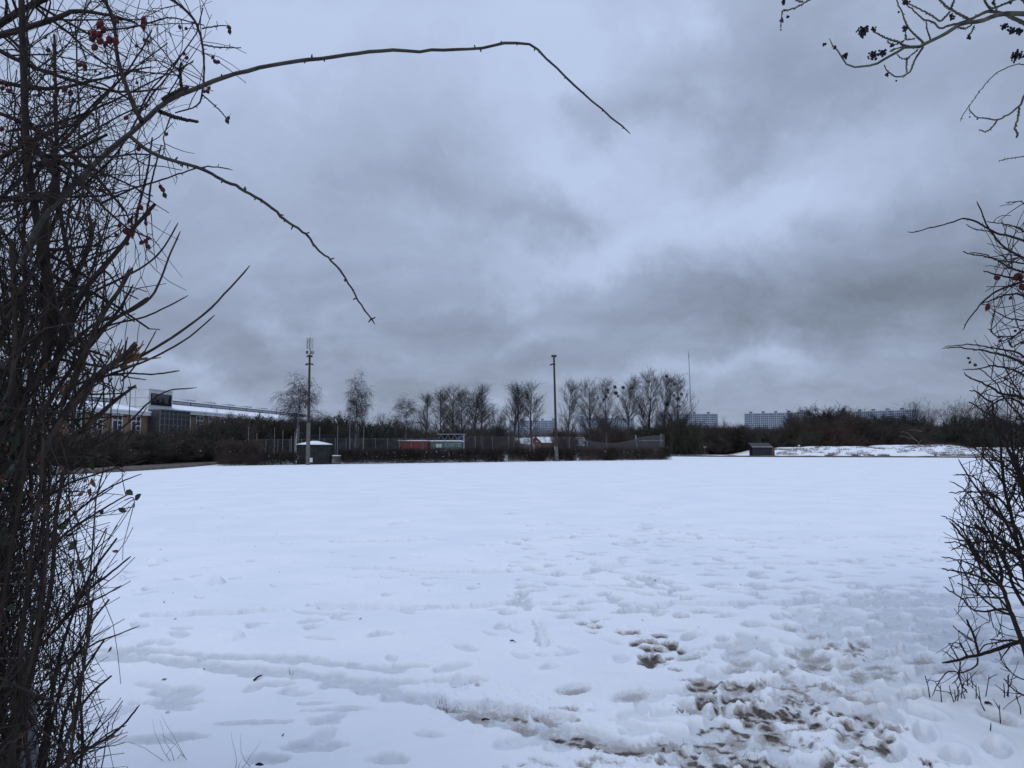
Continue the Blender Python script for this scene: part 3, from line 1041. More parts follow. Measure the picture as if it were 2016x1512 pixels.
# dark teal shed behind the tall posts
a, c = W(697, 871, 107), W(760, 871, 107)
t = thing('garden_shed', 'low dark teal shed with thin snow behind the tall posts', 'shed', (a[0], 107, 0))
Ls = c[0] - a[0]
bd = MB().box(0, Ls, 0, 2.6, 0, a[2] - .15)
corr_wall(bd, .1, Ls - 1.2, -.002, .1, a[2] - .3, .4)
put('wall', bd.mesh('shed_wall'), M['container_teal'], t)
put('roof', MB().box(-.15, Ls + .2, -.25, 2.8, a[2] - .148, a[2]).mesh('shed_roof'), M['snow_clean'], t)
dm = put('door', MB().box(Ls - 1.0, Ls - .15, -.05, -.002, .1, a[2] - .35).mesh('shed_door'), M['container_teal'], t)
put('door_frame', MB().box(Ls - 1.08, Ls - 1.0, -.09, 0, .1, a[2] - .3).box(Ls - .15, Ls - .07, -.09, 0, .1, a[2] - .3).mesh('shed_door_frame'), M['metal_grey'], t)
# blue open shelter
a, c = W(862, 854, 112), W(915, 854, 112)
t = thing('blue_shelter', 'blue steel shelter with an open roof truss behind the green container', 'shelter', (a[0], 112, 0))
Lb, zb = c[0] - a[0], a[2]
zw = W(862, 866, 112)[2]
put('wall', MB().box(0, Lb - .5, 2.2, 2.4, 0, zw).box(Lb - .9, Lb - .25, 0, 2.19, 0, zb - .12).mesh('blue_wall'), M['blue_paint'], t)
put('post', MB().box(Lb - .22, Lb - .02, -.1, .12, 0, zb - .1).mesh('shelter_post'), M['metal_grey'], t)
put('post', MB().box(0, .14, -.1, .12, 0, zb - .1).mesh('shelter_post'), M['metal_dark'], t)
tr = MB()
for k in range(4):
    x0, x1 = k * Lb / 4, (k + 1) * Lb / 4
    tr.bar((x0, 0, zw - .1), ((x0 + x1) / 2, 0, zb - .1), .035)
    tr.bar(((x0 + x1) / 2, 0, zb - .1), (x1, 0, zw - .1), .035)
tr.bar((0, 0, zw - .1), (Lb, 0, zw - .1), .05)
put('truss', tr.mesh('shelter_truss'), M['metal_grey'], t)
put('back_panel', MB().box(.15, Lb - .95, .5, .6, zw - .3, zb - .13).mesh('shelter_panel'), M['louvre'], t)
put('roof', MB().box(-.1, Lb + .05, -.2, 2.5, zb - .09, zb).mesh('shelter_roof'), M['metal_grey'], t)
put('snow_ledge', MB().box(-.6, Lb - .1, -.35, -.12, zw - .28, zw - .14).mesh('shelter_snow'), M['snow_clean'], t)

# round hut with a snowy cap
a, c = W(586, 874, 72.6), W(653, 874, 72.6)
Rh = (c[0] - a[0]) / 2
t = thing('round_hut', 'squat dark round hut with a shallow snowy cone roof', 'hut', ((a[0] + c[0]) / 2, 71 + Rh, 0))
zt = W(600, 875.5, 71)[2]
b = MB().cyl(0, 0, 0, zt, Rh * .97, Rh * .97, 14)
for k in range(14):
    an = (k + .0) * 2 * math.pi / 14
    b.bar((Rh * .98 * math.cos(an), Rh * .98 * math.sin(an), 0), (Rh * .98 * math.cos(an), Rh * .98 * math.sin(an), zt - .02), .05, 5)
put('wall', b.mesh('hut_wall'), M['hut'], t)
put('roof', MB().cyl(0, 0, zt + .003, zt + .06, Rh * 1.05, Rh * 1.05, 14).cyl(0, 0, zt + .063, zt + .36, Rh * 1.04, .25, 14).mesh('hut_roof'), M['snow_clean'], t)

# dugout shelter on the far side
a, c = W(1481, 873, 139), W(1519, 873, 139)
t = thing('dugout_shelter', 'small dark team shelter with sloping roof and a brick end wall', 'shelter', (a[0], 139, 0))
Ld, zd = c[0] - a[0], a[2]
put('front_panel', MB().box(0.05, Ld, 0, .12, 0, zd * .68).mesh('dugout_front'), M['dugout'], t)
put('roof', MB().add([(-.15, -.25, zd * .70), (Ld + .1, -.25, zd * .70), (Ld + .1, 1.9, zd), (-.15, 1.9, zd), (-.15, -.25, zd * .75), (Ld + .1, -.25, zd * .75), (Ld + .1, 1.9, zd + .1), (-.15, 1.9, zd + .1)],
                     [(0, 3, 2, 1), (4, 5, 6, 7), (0, 1, 5, 4), (1, 2, 6, 5), (2, 3, 7, 6), (3, 0, 4, 7)]).mesh('dugout_roof'), M['roof_dark'], t)
put('side_wall', MB().box(Ld + .003, Ld + .5, -.05, 1.8, 0, zd * .70).mesh('dugout_side'), M['brick_red'], t)
put('back_wall', MB().box(0, Ld, 1.75, 1.88, 0, zd * .97).mesh('dugout_back'), M['dugout'], t)
put('trim', MB().box(-.17, Ld + .12, -.29, -.252, zd * .69, zd * .755).mesh('dugout_trim'), M['metal_grey'], t)

# small sign boards on posts
def sign_post(px, py, Y, w, h, label):
    p = W(px, py, Y)
    t = thing('sign_board', label, 'sign', (p[0], Y, 0))
    put('post', MB().cyl(0, .06, 0, p[2], .05, .05, 8).mesh('sign_post'), M['metal_grey'], t)
    put('board', MB().box(-w / 2, w / 2, -.03, .005, p[2] - h, p[2]).mesh('sign_face'), M['sign'], t)


sign_post(1388, 878.5, 150, .6, .35, 'small pale sign board standing before the dark shrubs')
sign_post(1573, 876, 168, .5, .3, 'tiny pale board on the crest of the snow bank')


# ------------------------------------------------------------------ floodlight poles
def lean_pole(t, x, y, segs, lean, k=14):
    out = []
    for nm, z0, z1, r0, r1, m in segs:
        b = MB()
        vs = []
        for z, r in ((z0, r0), (z1, r1)):
            vs += [(x + lean * z + r * math.cos(i * 2 * math.pi / k), y + r * math.sin(i * 2 * math.pi / k), z) for i in range(k)]
        b.add(vs, [(i, (i + 1) % k, k + (i + 1) % k, k + i) for i in range(k)] + [tuple(range(k - 1, -1, -1)), tuple(range(k, 2 * k))])
        put(nm, b.mesh(nm, False), m, t)


Y1 = 69.0
base = W(606, 915, Y1)
zt1 = W(608, 703, Y1)[2]
t = thing('antenna_pole', 'tall brown pole with phone antennas and floodlights by the round hut', 'pole', (base[0], Y1, 0))
zl = W(607, 832, Y1)[2]
lean_pole(t, 0, 0, [('lower_pole', 0, zl, .19, .17, M['concrete']), ('upper_pole', zl - .02, zt1, .125, .09, M['pole_brown'])], -.004)
xl = -.004 * zt1
put('platform', MB().cyl(xl, 0, zt1, zt1 + .06, .30, .30, 12).cyl(xl, 0, zt1 + .12, zt1 + .16, .26, .26, 12).cyl(xl, 0, zt1 + .06, zt1 + .12, .1, .1, 10).mesh('pole_platform'), M['metal_dark'], t)
for k, s in enumerate((-1, 1)):
    zz = W(608, 717, Y1)[2]
    f = MB().add([(xl + s * .08, -.12, zz - .03), (xl + s * .36, -.22, zz - .10), (xl + s * .36, .18, zz - .10), (xl + s * .08, .12, zz - .03), (xl + s * .08, -.12, zz + .08), (xl + s * .30, -.2, zz + .05), (xl + s * .30, .18, zz + .05), (xl + s * .08, .12, zz + .08)],
                 [(0, 3, 2, 1), (4, 5, 6, 7), (0, 1, 5, 4), (1, 2, 6, 5), (2, 3, 7, 6), (3, 0, 4, 7)])
    put('floodlight', f.mesh('floodlight'), M['metal_dark'], t)
zr = W(608, 694, Y1)[2]
put('radio_unit', MB().box(xl - .30, xl - .08, -.16, .0, zr - .12, zr + .14).mesh('radio_unit'), M['metal_dark'], t)
put('radio_unit', MB().box(xl - .07, xl + .08, -.30, -.16, zr - .12, zr + .16).mesh('radio_unit'), M['antenna'], t)
dsh = MB()
dsh.bar((xl + .22, -.1, zr), (xl + .26, .02, zr), .18, 14)
put('dish', dsh.mesh('dish'), M['metal_grey'], t)
za0, za1 = W(608, 686, Y1)[2], W(608, 665, Y1)[2]
put('antenna_mount', MB().cyl(xl + .02, 0, zt1 + .1, za1, .045, .045, 8).box(xl - .24, xl + .2, -.02, .02, za1 - .32, za1 - .28).box(xl - .24, xl + .2, -.02, .02, za0 + .1, za0 + .14).mesh('antenna_mount'), M['metal_dark'], t)
for x0, x1, y0 in ((-.32, -.26, -.05), (-.24, -.20, .03), (-.13, -.03, -.14), (.05, .17, -.12), (.18, .26, .02)):
    put('antenna_panel', MB().box(xl + x0, xl + x1, y0, y0 + .12, za0 + (.0 if x0 > 0 else -.05), za1).mesh('antenna_panel'), M['antenna'], t)
put('lightning_rod', MB().bar((xl + .03, 0, za1 - .1), (xl + .05, 0, W(608, 653, Y1)[2]), .012, 5).mesh('lightning_rod'), M['metal_grey'], t)
cb = W(611, 903, Y1)
put('cabinet', MB().box(.2, .42, -.16, .02, .25, .62).box(.19, .43, -.17, .03, .62, .64).mesh('pole_cabinet'), M['white_box'], t)

Y2 = 86.5
base = W(1096, 908, Y2)
zt2 = W(1090, 703, Y2)[2]
t = thing('floodlight_pole', 'slim grey floodlight pole standing alone in front of the low hedge', 'pole', (base[0], Y2, 0))
lean2 = (W(1090.5, 703, Y2)[0] - base[0]) / zt2
zc2 = W(1094, 880, Y2)[2]
lean_pole(t, 0, 0, [('lower_pole', 0, zc2, .21, .19, M['concrete']), ('upper_pole', zc2 - .02, zt2, .15, .10, M['pole_brown'])], lean2)
xl = lean2 * zt2
put('top_floodlight', MB().box(xl - .28, xl + .30, -.25, .2, zt2, zt2 + .22).box(xl - .24, xl + .26, -.29, -.252, zt2 + .03, zt2 + .19).mesh('top_floodlight'), M['metal_dark'], t)
zz = W(1090, 718, Y2)[2]
put('floodlight', MB().add([(xl - .5, -.25, zz - .12), (xl - .1, -.2, zz), (xl - .1, .15, zz), (xl - .5, .2, zz - .12), (xl - .42, -.25, zz + .06), (xl - .1, -.2, zz + .14), (xl - .1, .15, zz + .14), (xl - .42, .2, zz + .06)],
                           [(0, 3, 2, 1), (4, 5, 6, 7), (0, 1, 5, 4), (1, 2, 6, 5), (2, 3, 7, 6), (3, 0, 4, 7)]).mesh('floodlight'), M['metal_dark'], t)
put('bracket', MB().box(xl - .12, xl + .2, -.06, .06, zz - .02, zz + .1).mesh('floodlight_bracket'), M['metal_dark'], t)
put('cabinet', MB().box(-.26, -.19, -.1, .1, 1.25, 1.75).mesh('pole_box'), M['metal_grey'], t)


# ------------------------------------------------------------------ fence along the courts
FA, FB = np.array([-24.2, 67.5]), np.array([20.2, 98.0])


def fline(px):                       # point of the hedge line in direction px
    k = (px - CX) / F
    d = FB - FA
    s = (k * FA[1] - FA[0]) / (d[0] - k * d[1])
    return FA + d * s


def link_panel(mb, a, c, z0, z1, sp, r):
    a, c = np.asarray(a), np.asarray(c)
    L = np.linalg.norm(c - a)
    h = z1 - z0
    PP = []
    u = (c - a) / L
    k = -h
    while k < L:
        for s in (1, -1):
            x0, x1 = k, k + h
            zz0, zz1 = (z0, z1) if s > 0 else (z1, z0)
            if x0 < 0:
                zz0 += (zz1 - zz0) * (-x0 / h)
                x0 = 0
            if x1 > L:
                zz1 = zz0 + (zz1 - zz0) * ((L - x0) / max(x1 - x0, 1e-6))
                x1 = L
            PP.append([(a[0] + u[0] * x0, a[1] + u[1] * x0, zz0), (a[0] + u[0] * x1, a[1] + u[1] * x1, zz1)])
        k += sp
    mb.append((np.array(PP, float), np.full((len(PP), 2), r)))


off = unit(np.array([-(FB - FA)[1], (FB - FA)[0]]))      # away from the camera


def chain_fence(px0, px1, top0, top1, nposts, behind, label, wire_r=.006, sp=.14, mesh_z0=.0, post_r=.028, m='net'):
    A, B = fline(px0) + off * behind, fline(px1) + off * behind
    zA, zB = W(px0, top0, A[1])[2], W(px1, top1, B[1])[2]
    t = thing('chain_link_fence', label, 'fence', (A[0], A[1], 0))
    batches = []
    for i in range(nposts):
        s = i / (nposts - 1)
        p = (B - A) * s
        z = zA + (zB - zA) * s
        put('post', MB().cyl(p[0], p[1], 0, z + .06, post_r, post_r, 8).mesh('fence_post'), M['post_steel'], t)
    zt = min(zA, zB)
    link_panel(batches, (0, 0), B - A, mesh_z0, zt, sp, wire_r)
    batches.append((np.array([[(0, 0, zA), (B[0] - A[0], B[1] - A[1], zB)], [(0, 0, mesh_z0 + .9), (B[0] - A[0], B[1] - A[1], mesh_z0 + .9)]]), np.full((2, 2), .018)))
    put('mesh', tube_mesh('fence_mesh', batches, 3), M[m], t)
    return t


chain_fence(515, 700, 866, 864, 9, 2.2, 'grey chain link fence behind the round hut')
chain_fence(700, 910, 864, 864, 10, 1.2, 'grey chain link fence in front of the containers')
chain_fence(912, 1160, 860, 861, 9, 1.0, 'grey chain link fence with slim posts around the floodlight pole')

# tall thin net posts with slack dark netting
A = fline(515)
t = thing('tall_net_post', 'tall thin grey steel post', 'post', (0, 0, 0)) if False else None
TP = [(515.5, 840, 4), (575, 842, 5), (564, 853, 9), (619, 847, 9), (632, 837, 6), (644, 858, 10), (658, 850, 11), (675, 840, 6), (712, 838, 6), (744.5, 836, 7), (773.5, 838, 7), (777.5, 838, 9)]
net = thing('ball_stop_net', 'row of tall thin grey posts with slack dark netting behind the birch trunks', 'net', (*(fline(515) + off * 4), 0))
no = np.array(net.location)
tops = []
for px, ty, bh in TP:
    p = fline(px) + off * bh
    z = W(px, ty, p[1])[2]
    put('post', MB().cyl(p[0] - no[0], p[1] - no[1], 0, z, .036, .03, 8).mesh('net_post'), M['post_steel'], net)
    tops.append((p, z))
batches = []
pA, pB, pC = fline(728) + off * 8.3, fline(745) + off * 8.0, fline(773.5) + off * 8.0
zC = W(773, 845, pC[1])[2]
PP = []
nC = 30
for i in range(nC):                     # raised corner of netting
    s = i / (nC - 1)
    a = pA + (pC - pA) * s
    zt = 1.4 + (zC - 1.4) * min(1, s * 1.5) ** .8 - .3 * math.sin(s * math.pi)
    PP.append([(a[0] - no[0], a[1] - no[1], 0), (a[0] - no[0], a[1] - no[1], zt)])
batches.append((np.array(PP), np.full((nC, 2), .022)))
PP = []
for j in range(34):
    q = []
    for i in range(12):
        s = i / 11
        a = pA + (pC - pA) * s
        zt = 1.4 + (zC - 1.4) * min(1, s * 1.5) ** .8 - .3 * math.sin(s * math.pi)
        q.append((a[0] - no[0], a[1] - no[1], zt * j / 33))
    PP.append(q)
batches.append((np.array(PP), np.full((34, 12), .022)))
put('netting', tube_mesh('netting', batches, 3, (0, 0, 0)), M['net_dark'], net)
# slack band hanging between tall posts
PP = []
p0, p1 = fline(650) + off * 9, fline(773) + off * 9
z0, z1 = W(650, 848, p0[1])[2], W(773, 846, p1[1])[2]
for j in range(14):
    q = []
    for i in range(24):
        s = i / 23
        p = p0 + (p1 - p0) * s
        sag = .55 * math.sin(s * math.pi) + .25 * math.sin(s * 9 + j * .15) * .3
        q.append((p[0] - no[0], p[1] - no[1], z0 + (z1 - z0) * s - sag - .035 * j * (1.2 - .5 * math.sin(s * 3.14))))
    PP.append(q)
put('netting', tube_mesh('netting_band', [(np.array(PP), np.full((14, 24), .02))], 3), M['net_dark'], net)

# sagging net fence with braced end posts
A, B = fline(1162) + off * .8, fline(1312) + off * .4
t = thing('sagging_net_fence', 'sagging grey net fence with braced leaning end posts beside the path', 'fence', (A[0], A[1], 0))
d = B - A


def sag_top(s):
    ya, yb = W(1162, 866, A[1])[2], W(1262, 862, 92)[2]
    if s < .66:
        u = s / .66
        return ya + (yb - ya) * u - 1.0 * math.sin(u * math.pi) * .55
    return yb + .10 + (W(1312, 855, B[1])[2] - yb) * ((s - .66) / .34) * .6 + .05 * math.sin(s * 60)


PP, nS = [], 330
for i in range(nS):
    s = i / (nS - 1)
    PP.append([(d[0] * s, d[1] * s, .1), (d[0] * s, d[1] * s, sag_top(s))])
b1 = (np.array(PP), np.full((nS, 2), .010))
PP = []
for j in range(24):
    PP.append([(d[0] * s, d[1] * s, .1 + (sag_top(s) - .1) * j / 23) for s in np.linspace(0, 1, 60)])
b2 = (np.array(PP), np.full((24, 60), .010))
b3 = (np.array([[(d[0] * s, d[1] * s, sag_top(s)) for s in np.linspace(0, 1, 60)]]), np.full((1, 60), .035))
put('netting', tube_mesh('sag_netting', [b1, b2, b3], 3), M['net'], t)
for px, ty, lean in ((1162, 868, 0), (1201, 890, 0), (1262, 856, -.09), (1309, 854, -.02), (1305, 858, .03)):
    p = fline(px) + off * .6 - A
    z = W(px, ty, (fline(px))[1])[2]
    put('post', MB().bar((p[0] - lean * z * .0, p[1], 0), (p[0] + lean * z, p[1], z), .07 if px > 1250 else .04, 8).mesh('net_end_post'), M['metal_grey'], t)
for px0, px1 in ((1262, 1246), (1262, 1250)):
    p, q = fline(px0) + off * .6 - A, fline(px1) + off * .6 - A
    put('brace', MB().bar((p[0], p[1], 1.9 if px1 == 1246 else .9), (q[0], q[1], .2), .04, 6).mesh('net_brace'), M['metal_grey'], t)
put('top_rail', MB().bar((d[0] * .66, d[1] * .66, W(1262, 867, 92)[2]), (d[0] * .985, d[1] * .985, W(1309, 867, 97)[2]), .03, 6).mesh('net_rail'), M['metal_grey'], t)


# ------------------------------------------------------------------ hedges along the fence line
def hedge_piece(seed, L, D, H, twig=True, leaf=0.0, ragged=.12, dens=1.0, top_var=.25):
    rng = np.random.default_rng(seed)
    K = int(L * D * H * 620 * dens)
    x = rng.uniform(0, L, K)
    hh = H * (1 + top_var * fbm(x * .9, x * 0 + seed, seed, 3))
    z = rng.uniform(0, 1, K) ** .8 * hh
    y = rng.uniform(-D / 2, D / 2, K) * (1 - .25 * (z / H) ** 3)
    C = np.stack([x, y, z], 1)
    d = rng.normal(size=(K, 3)) * np.array([.7, .7, .5]) + np.array([0, 0, .55])
    d[:, 1] -= .25
    P, R = stems(rng, C, d, rng.uniform(.25, .6, K), rng.uniform(.007, .014, K), .5, n=3, jit=.35, up=.1)
    me = tube_mesh('hedge_twigs', [(P, R)], 3)
    lm = None
    if leaf:
        K = int(L * D * H * 420 * leaf)
        x = rng.uniform(0, L, K)
        keep = fbm(x * .8, x * 0 + 5 + seed, seed + 9, 3) > -.15
        x = x[keep]
        K = len(x)
        hh = H * (.95 + top_var * fbm(x * .9, x * 0 + seed, seed, 3))
        z = rng.uniform(0, 1, K) * hh
        y = rng.uniform(-D / 2, D / 2, K)
        V, Q = leaf_quads(rng, np.stack([x, y, z], 1), .075)
        lm = mesh_from('hedge_leaves', V, Q, False)
    # snow resting on top twigs
    K = int(L * 7)
    xs = np.sort(rng.uniform(0, L, K))
    keep = fbm(xs * 1.3, xs * 0 + 3, seed + 2, 3) > .12
    xs = xs[keep]
    zs = rng.uniform(.45, 1.0, len(xs)) * H
    V, Q = leaf_quads(rng, np.stack([xs, np.full(len(xs), -D / 2 * .95) + rng.uniform(-.05, .2, len(xs)), zs], 1), .06)
    sm = mesh_from('hedge_snow', V, Q, False) if len(xs) else None
    return me, lm, sm


def hedge_at(px0, px1, top_py, label, seed, leaf=0.0, D=1.0, behind=0.0, tv=.25, tm='hedge_twig', dens=1.0):
    a, c = fline(px0) + off * behind, fline(px1) + off * behind
    L = np.linalg.norm(c - a)
    rot = math.atan2(c[1] - a[1], c[0] - a[0])
    H = W((px0 + px1) / 2, top_py + .9, (a[1] + c[1]) / 2)[2]
    me, lm, sm = hedge_piece(seed, L, D, H, leaf=leaf, top_var=tv, dens=dens)
    t = thing('hedge', label, 'hedge', (a[0], a[1], 0), rot, 'hedges along the court fence')
    put('twigs', me, M[tm], t)
    if lm:
        put('foliage', lm, M['evergreen'], t)
    if sm:
        put('snow', sm, M['snow_clean'], t)


hedge_at(438, 512, 872, 'tall rounded brown hedge at the end next to the verge', 1, .0, 3.0, .4, .16, 'hedge_brown')
hedge_at(490, 586, 893, 'low scruffy hedge between the tall brown hedge and the round hut', 2, .55, 1.4, 0, .3)
hedge_at(671, 770, 887, 'trimmed brown hedge below the teal shed', 3, .10, 1.4, 0, .07)
hedge_at(770, 824, 886, 'very dark brown trimmed hedge below the red container', 4, .25, 1.4, 0, .07)
hedge_at(824, 905, 886, 'twiggy thin brown hedge below the green container', 5, .15, 1.3, 0, .10)
hedge_at(905, 992, 886, 'green flecked hedge between the containers and the fence gap', 6, .7, 1.3, 0, .10)
hedge_at(1003, 1068, 885, 'dark evergreen hedge just short of the floodlight pole', 7, 1.1, 1.3, .2, .15)
hedge_at(1068, 1136, 884, 'evergreen hedge with snow clumps around the foot of the floodlight pole', 8, 1.4, 1.3, .6, .2)
hedge_at(1136, 1192, 885, 'reddish brown bare hedge beyond the floodlight pole', 9, .05, 1.2, 0, .15, 'hedge_brown')
hedge_at(1190, 1208, 886, 'single dark green bush set in the brown hedge', 10, 2.2, 1.4, -.1, .2)
hedge_at(1206, 1300, 885, 'brown hedge growing through the sagging net', 11, .1, 1.2, 0, .15, 'hedge_brown')
hedge_at(1298, 1313, 884, 'dark hedge end at the corner by the path', 12, .8, 1.4, 0, .1)

p = fline(655) - off * .2
t = thing('pallet_stack', 'small stack of pale wooden pallets with snow by the round hut', 'pallet stack', (p[0], p[1], 0), .5)
for k in range(5):
    b = MB()
    for j in range(5):
        b.box(j * .17, j * .17 + .11, 0, .8, k * .15 + .1, k * .15 + .12)
    for y in (0, .36, .72):
        b.box(0, .8, y, y + .08, k * .15, k * .15 + .098)
    put('pallet', b.mesh('pallet'), M['pallet'], t)
put('snow', MB().box(0, .8, .02, .78, .752, .83).mesh('pallet_snow'), M['snow_clean'], t)


# ------------------------------------------------------------------ trees
def tree_poplar(seed, H=17.0, spread=1.0, base=.22, limbs=40):
    rng = np.random.default_rng(seed)
    tr = stems(rng, [(0, 0, 0)], [(rng.normal(0, .02), rng.normal(0, .02), 1)], [H], [.20], .08, n=14, jit=.022, up=.1)
    l1 = grow(rng, *tr, limbs, t=(base, .96), L=5.6 * spread, Lvar=.25, ang=(28, 50), n=7, rr=.48, rmin=.02, up=.14, jit=.07, tip=.25, prof=lambda t: np.clip(1.12 - .92 * ((t - base) / (1 - base)), .2, 1.2))
    l2 = grow(rng, *l1, 11, t=(.15, 1), L=1.8, Lvar=.4, ang=(20, 42), n=5, rr=.6, rmin=.015, up=.09, jit=.10, tip=.4)
    l3 = grow(rng, *l2, 5, t=(.2, 1), L=.85, Lvar=.4, ang=(18, 40), n=3, rr=.6, rmin=.011, up=.06, jit=.1, tip=.5)
    return tr, [l1, l2, l3], H, 6.4 * spread


def tree_round(seed, H=12.0, n3=10, rm=.011):
    rng = np.random.default_rng(seed)
    tr = stems(rng, [(0, 0, 0)], [(rng.normal(0, .05), 0, 1)], [H * .62], [.28], .3, n=9, jit=.05, up=.08)
    l1 = grow(rng, *tr, 24, t=(.3, 1), L=5.2, Lvar=.3, ang=(25, 62), n=8, rr=.5, rmin=.03, up=.07, jit=.14, tip=.25)
    l2 = grow(rng, *l1, 9, t=(.2, 1), L=2.3, Lvar=.4, ang=(30, 60), n=6, rr=.55, rmin=.016, up=.04, jit=.16, tip=.4)
    l3 = grow(rng, *l2, n3, t=(.15, 1), L=1.0, Lvar=.4, ang=(30, 60), n=4, rr=.6, rmin=rm, up=.03, jit=.18, tip=.5)
    return tr, [l1, l2, l3], H, 9.5


def tree_birch(seed, H=11.0, W_=1.0):
    rng = np.random.default_rng(seed)
    tr = stems(rng, [(0, 0, 0)], [(rng.normal(0, .04), 0, 1)], [H * .98], [.15], .10, n=12, jit=.045, up=.09)
    l1 = grow(rng, *tr, 30, t=(.24, .97), L=3.1 * W_, Lvar=.35, ang=(25, 55), n=8, rr=.42, rmin=.016, up=.07, jit=.12, tip=.25, prof=lambda t: np.clip(1.15 - .8 * t, .3, 1))
    l2 = grow(rng, *l1, 9, t=(.3, 1), L=1.25, Lvar=.4, ang=(25, 60), n=6, rr=.5, rmin=.009, up=-.10, jit=.14, tip=.5)
    l3 = grow(rng, *l2, 9, t=(.2, 1), L=.95, Lvar=.5, ang=(20, 60), n=5, rr=.6, rmin=.010, up=-.38, jit=.10, tip=.6)
    return tr, [l1, l2, l3], H, 4.6 * W_


def tree_meshes(maker, *a, **k):
    tr, crown, H, Wd = maker(*a, **k)
    pts = np.concatenate([c[0].reshape(-1, 3) for c in crown])
    return tube_mesh('trunk', [tr], 9), tube_mesh('crown', crown, 3), float(np.percentile(pts[:, 2], 99.7)), 2 * float(np.percentile(np.abs(pts[:, :2]), 97))


PROTO = {
    'poplar': [tree_meshes(tree_poplar, s) for s in (101, 102, 103, 104)],
    'slim': [tree_meshes(tree_poplar, s, 15.0, .75, .25, 26) for s in (111, 112)],
    'round': [tree_meshes(tree_round, s) for s in (121, 122, 123)],
    'wood': [tree_meshes(tree_round, s, 12.0, 16, .026) for s in (151, 152)],
    'birch': [tree_meshes(tree_birch, 131, 11.0, 1.5), tree_meshes(tree_birch, 132, 11.0, .9), tree_meshes(tree_birch, 133, 11.0, 1.1)],
}
M['bark_wood'] = mat('bark_dark_wood', (.036, .031, .030), (.022, .019, .019), 2, objrand=.2)
TM = {'wood': ('bark_wood', 'bark_wood'), 'poplar': ('bark_pop', 'bark_pop'), 'slim': ('bark_far', 'bark_far'), 'round': ('bark_far', 'bark_far'), 'birch': ('bark_birch', 'twig_birch')}
trng = random.Random(4)


def tree(kind, i, px, top, wpx, Y, label, group=None, name=None):
    tm, cm, H, Wd = PROTO[kind][i % len(PROTO[kind])]
    p = W(px, HOR, Y)
    h = W(px, top, Y)[2]
    sz = h / H
    sx = (wpx * Y / F) / Wd
    nm = name or {'poplar': 'poplar_tree', 'slim': 'poplar_tree', 'round': 'bare_tree', 'wood': 'bare_tree', 'birch': 'birch_tree'}[kind]
    t = thing(nm, label, 'tree', (p[0], Y, -.05), trng.uniform(0, 6.28), group, (sx, sx, sz))
    put('trunk', tm, M[TM[kind][0]], t)
    put('crown', cm, M[TM[kind][1]], t)
    return t


tree('birch', 0, 581, 735, 108, 95, 'broad weeping birch close behind the antenna pole')
tree('birch', 1, 697, 733, 64, 93, 'slender pale trunked birch with drooping twigs over the tall net posts')
tree('round', 0, 766, 806, 62, 150, 'small domed bare tree behind the raised netting')
tree('birch', 2, 800, 778, 62, 148, 'birch with a rounded drooping top above the red container')
tree('slim', 0, 839, 771, 42, 150, 'narrow pointed bare tree behind the red container end')
tree('poplar', 0, 868, 766, 62, 142, 'outer spreading tree on the near side of the dense clump behind the containers')
tree('poplar', 1, 889, 756, 70, 139, 'tallest tree of the dense clump right behind the green container')
tree('poplar', 2, 912, 763, 56, 146, 'middle tree of the dense clump behind the blue shelter')
tree('poplar', 3, 932, 755, 66, 140, 'broad tree of the dense clump just past the blue shelter')
tree('slim', 1, 950, 772, 52, 136, 'outer thin stemmed tree at the far end of the dense clump')
tree('round', 1, 974, 793, 58, 150, 'low twiggy tree between the dense clump and the twin poplars')
tree('slim', 0, 1011, 749, 46, 138, 'double stemmed narrow poplar, first of the pair before the floodlight pole')
tree('slim', 1, 1022, 757, 34, 139, 'thin pale poplar squeezed into the twin pair before the floodlight pole')
tree('slim', 1, 1047, 747, 50, 140, 'open crowned poplar just before the floodlight pole')
tree('poplar', 0, 1119, 745, 56, 150, 'bare poplar just past the floodlight pole')
tree('poplar', 1, 1161, 744, 56, 152, 'clean bare poplar without mistletoe above the snowy roofs')
tree('poplar', 2, 1198, 741, 52, 150, 'poplar carrying seven mistletoe balls over the net fence')
tree('poplar', 3, 1236, 737, 54, 154, 'poplar carrying two mistletoe balls next to the tallest one')
tree('poplar', 1, 1276, 724, 70, 156, 'tallest poplar of the row')
tree('poplar', 0, 1308, 731, 48, 158, 'slim poplar with mistletoe between the tallest and the end one')
tree('poplar', 2, 1330, 736, 60, 156, 'end poplar of the row full of mistletoe near the radio mast')

# birch at the fence in front of the net: the pale single trunk
tree('birch', 1, 1197, 800, 30, 104, 'small pale trunked birch standing at the net fence under the mistletoe poplar')

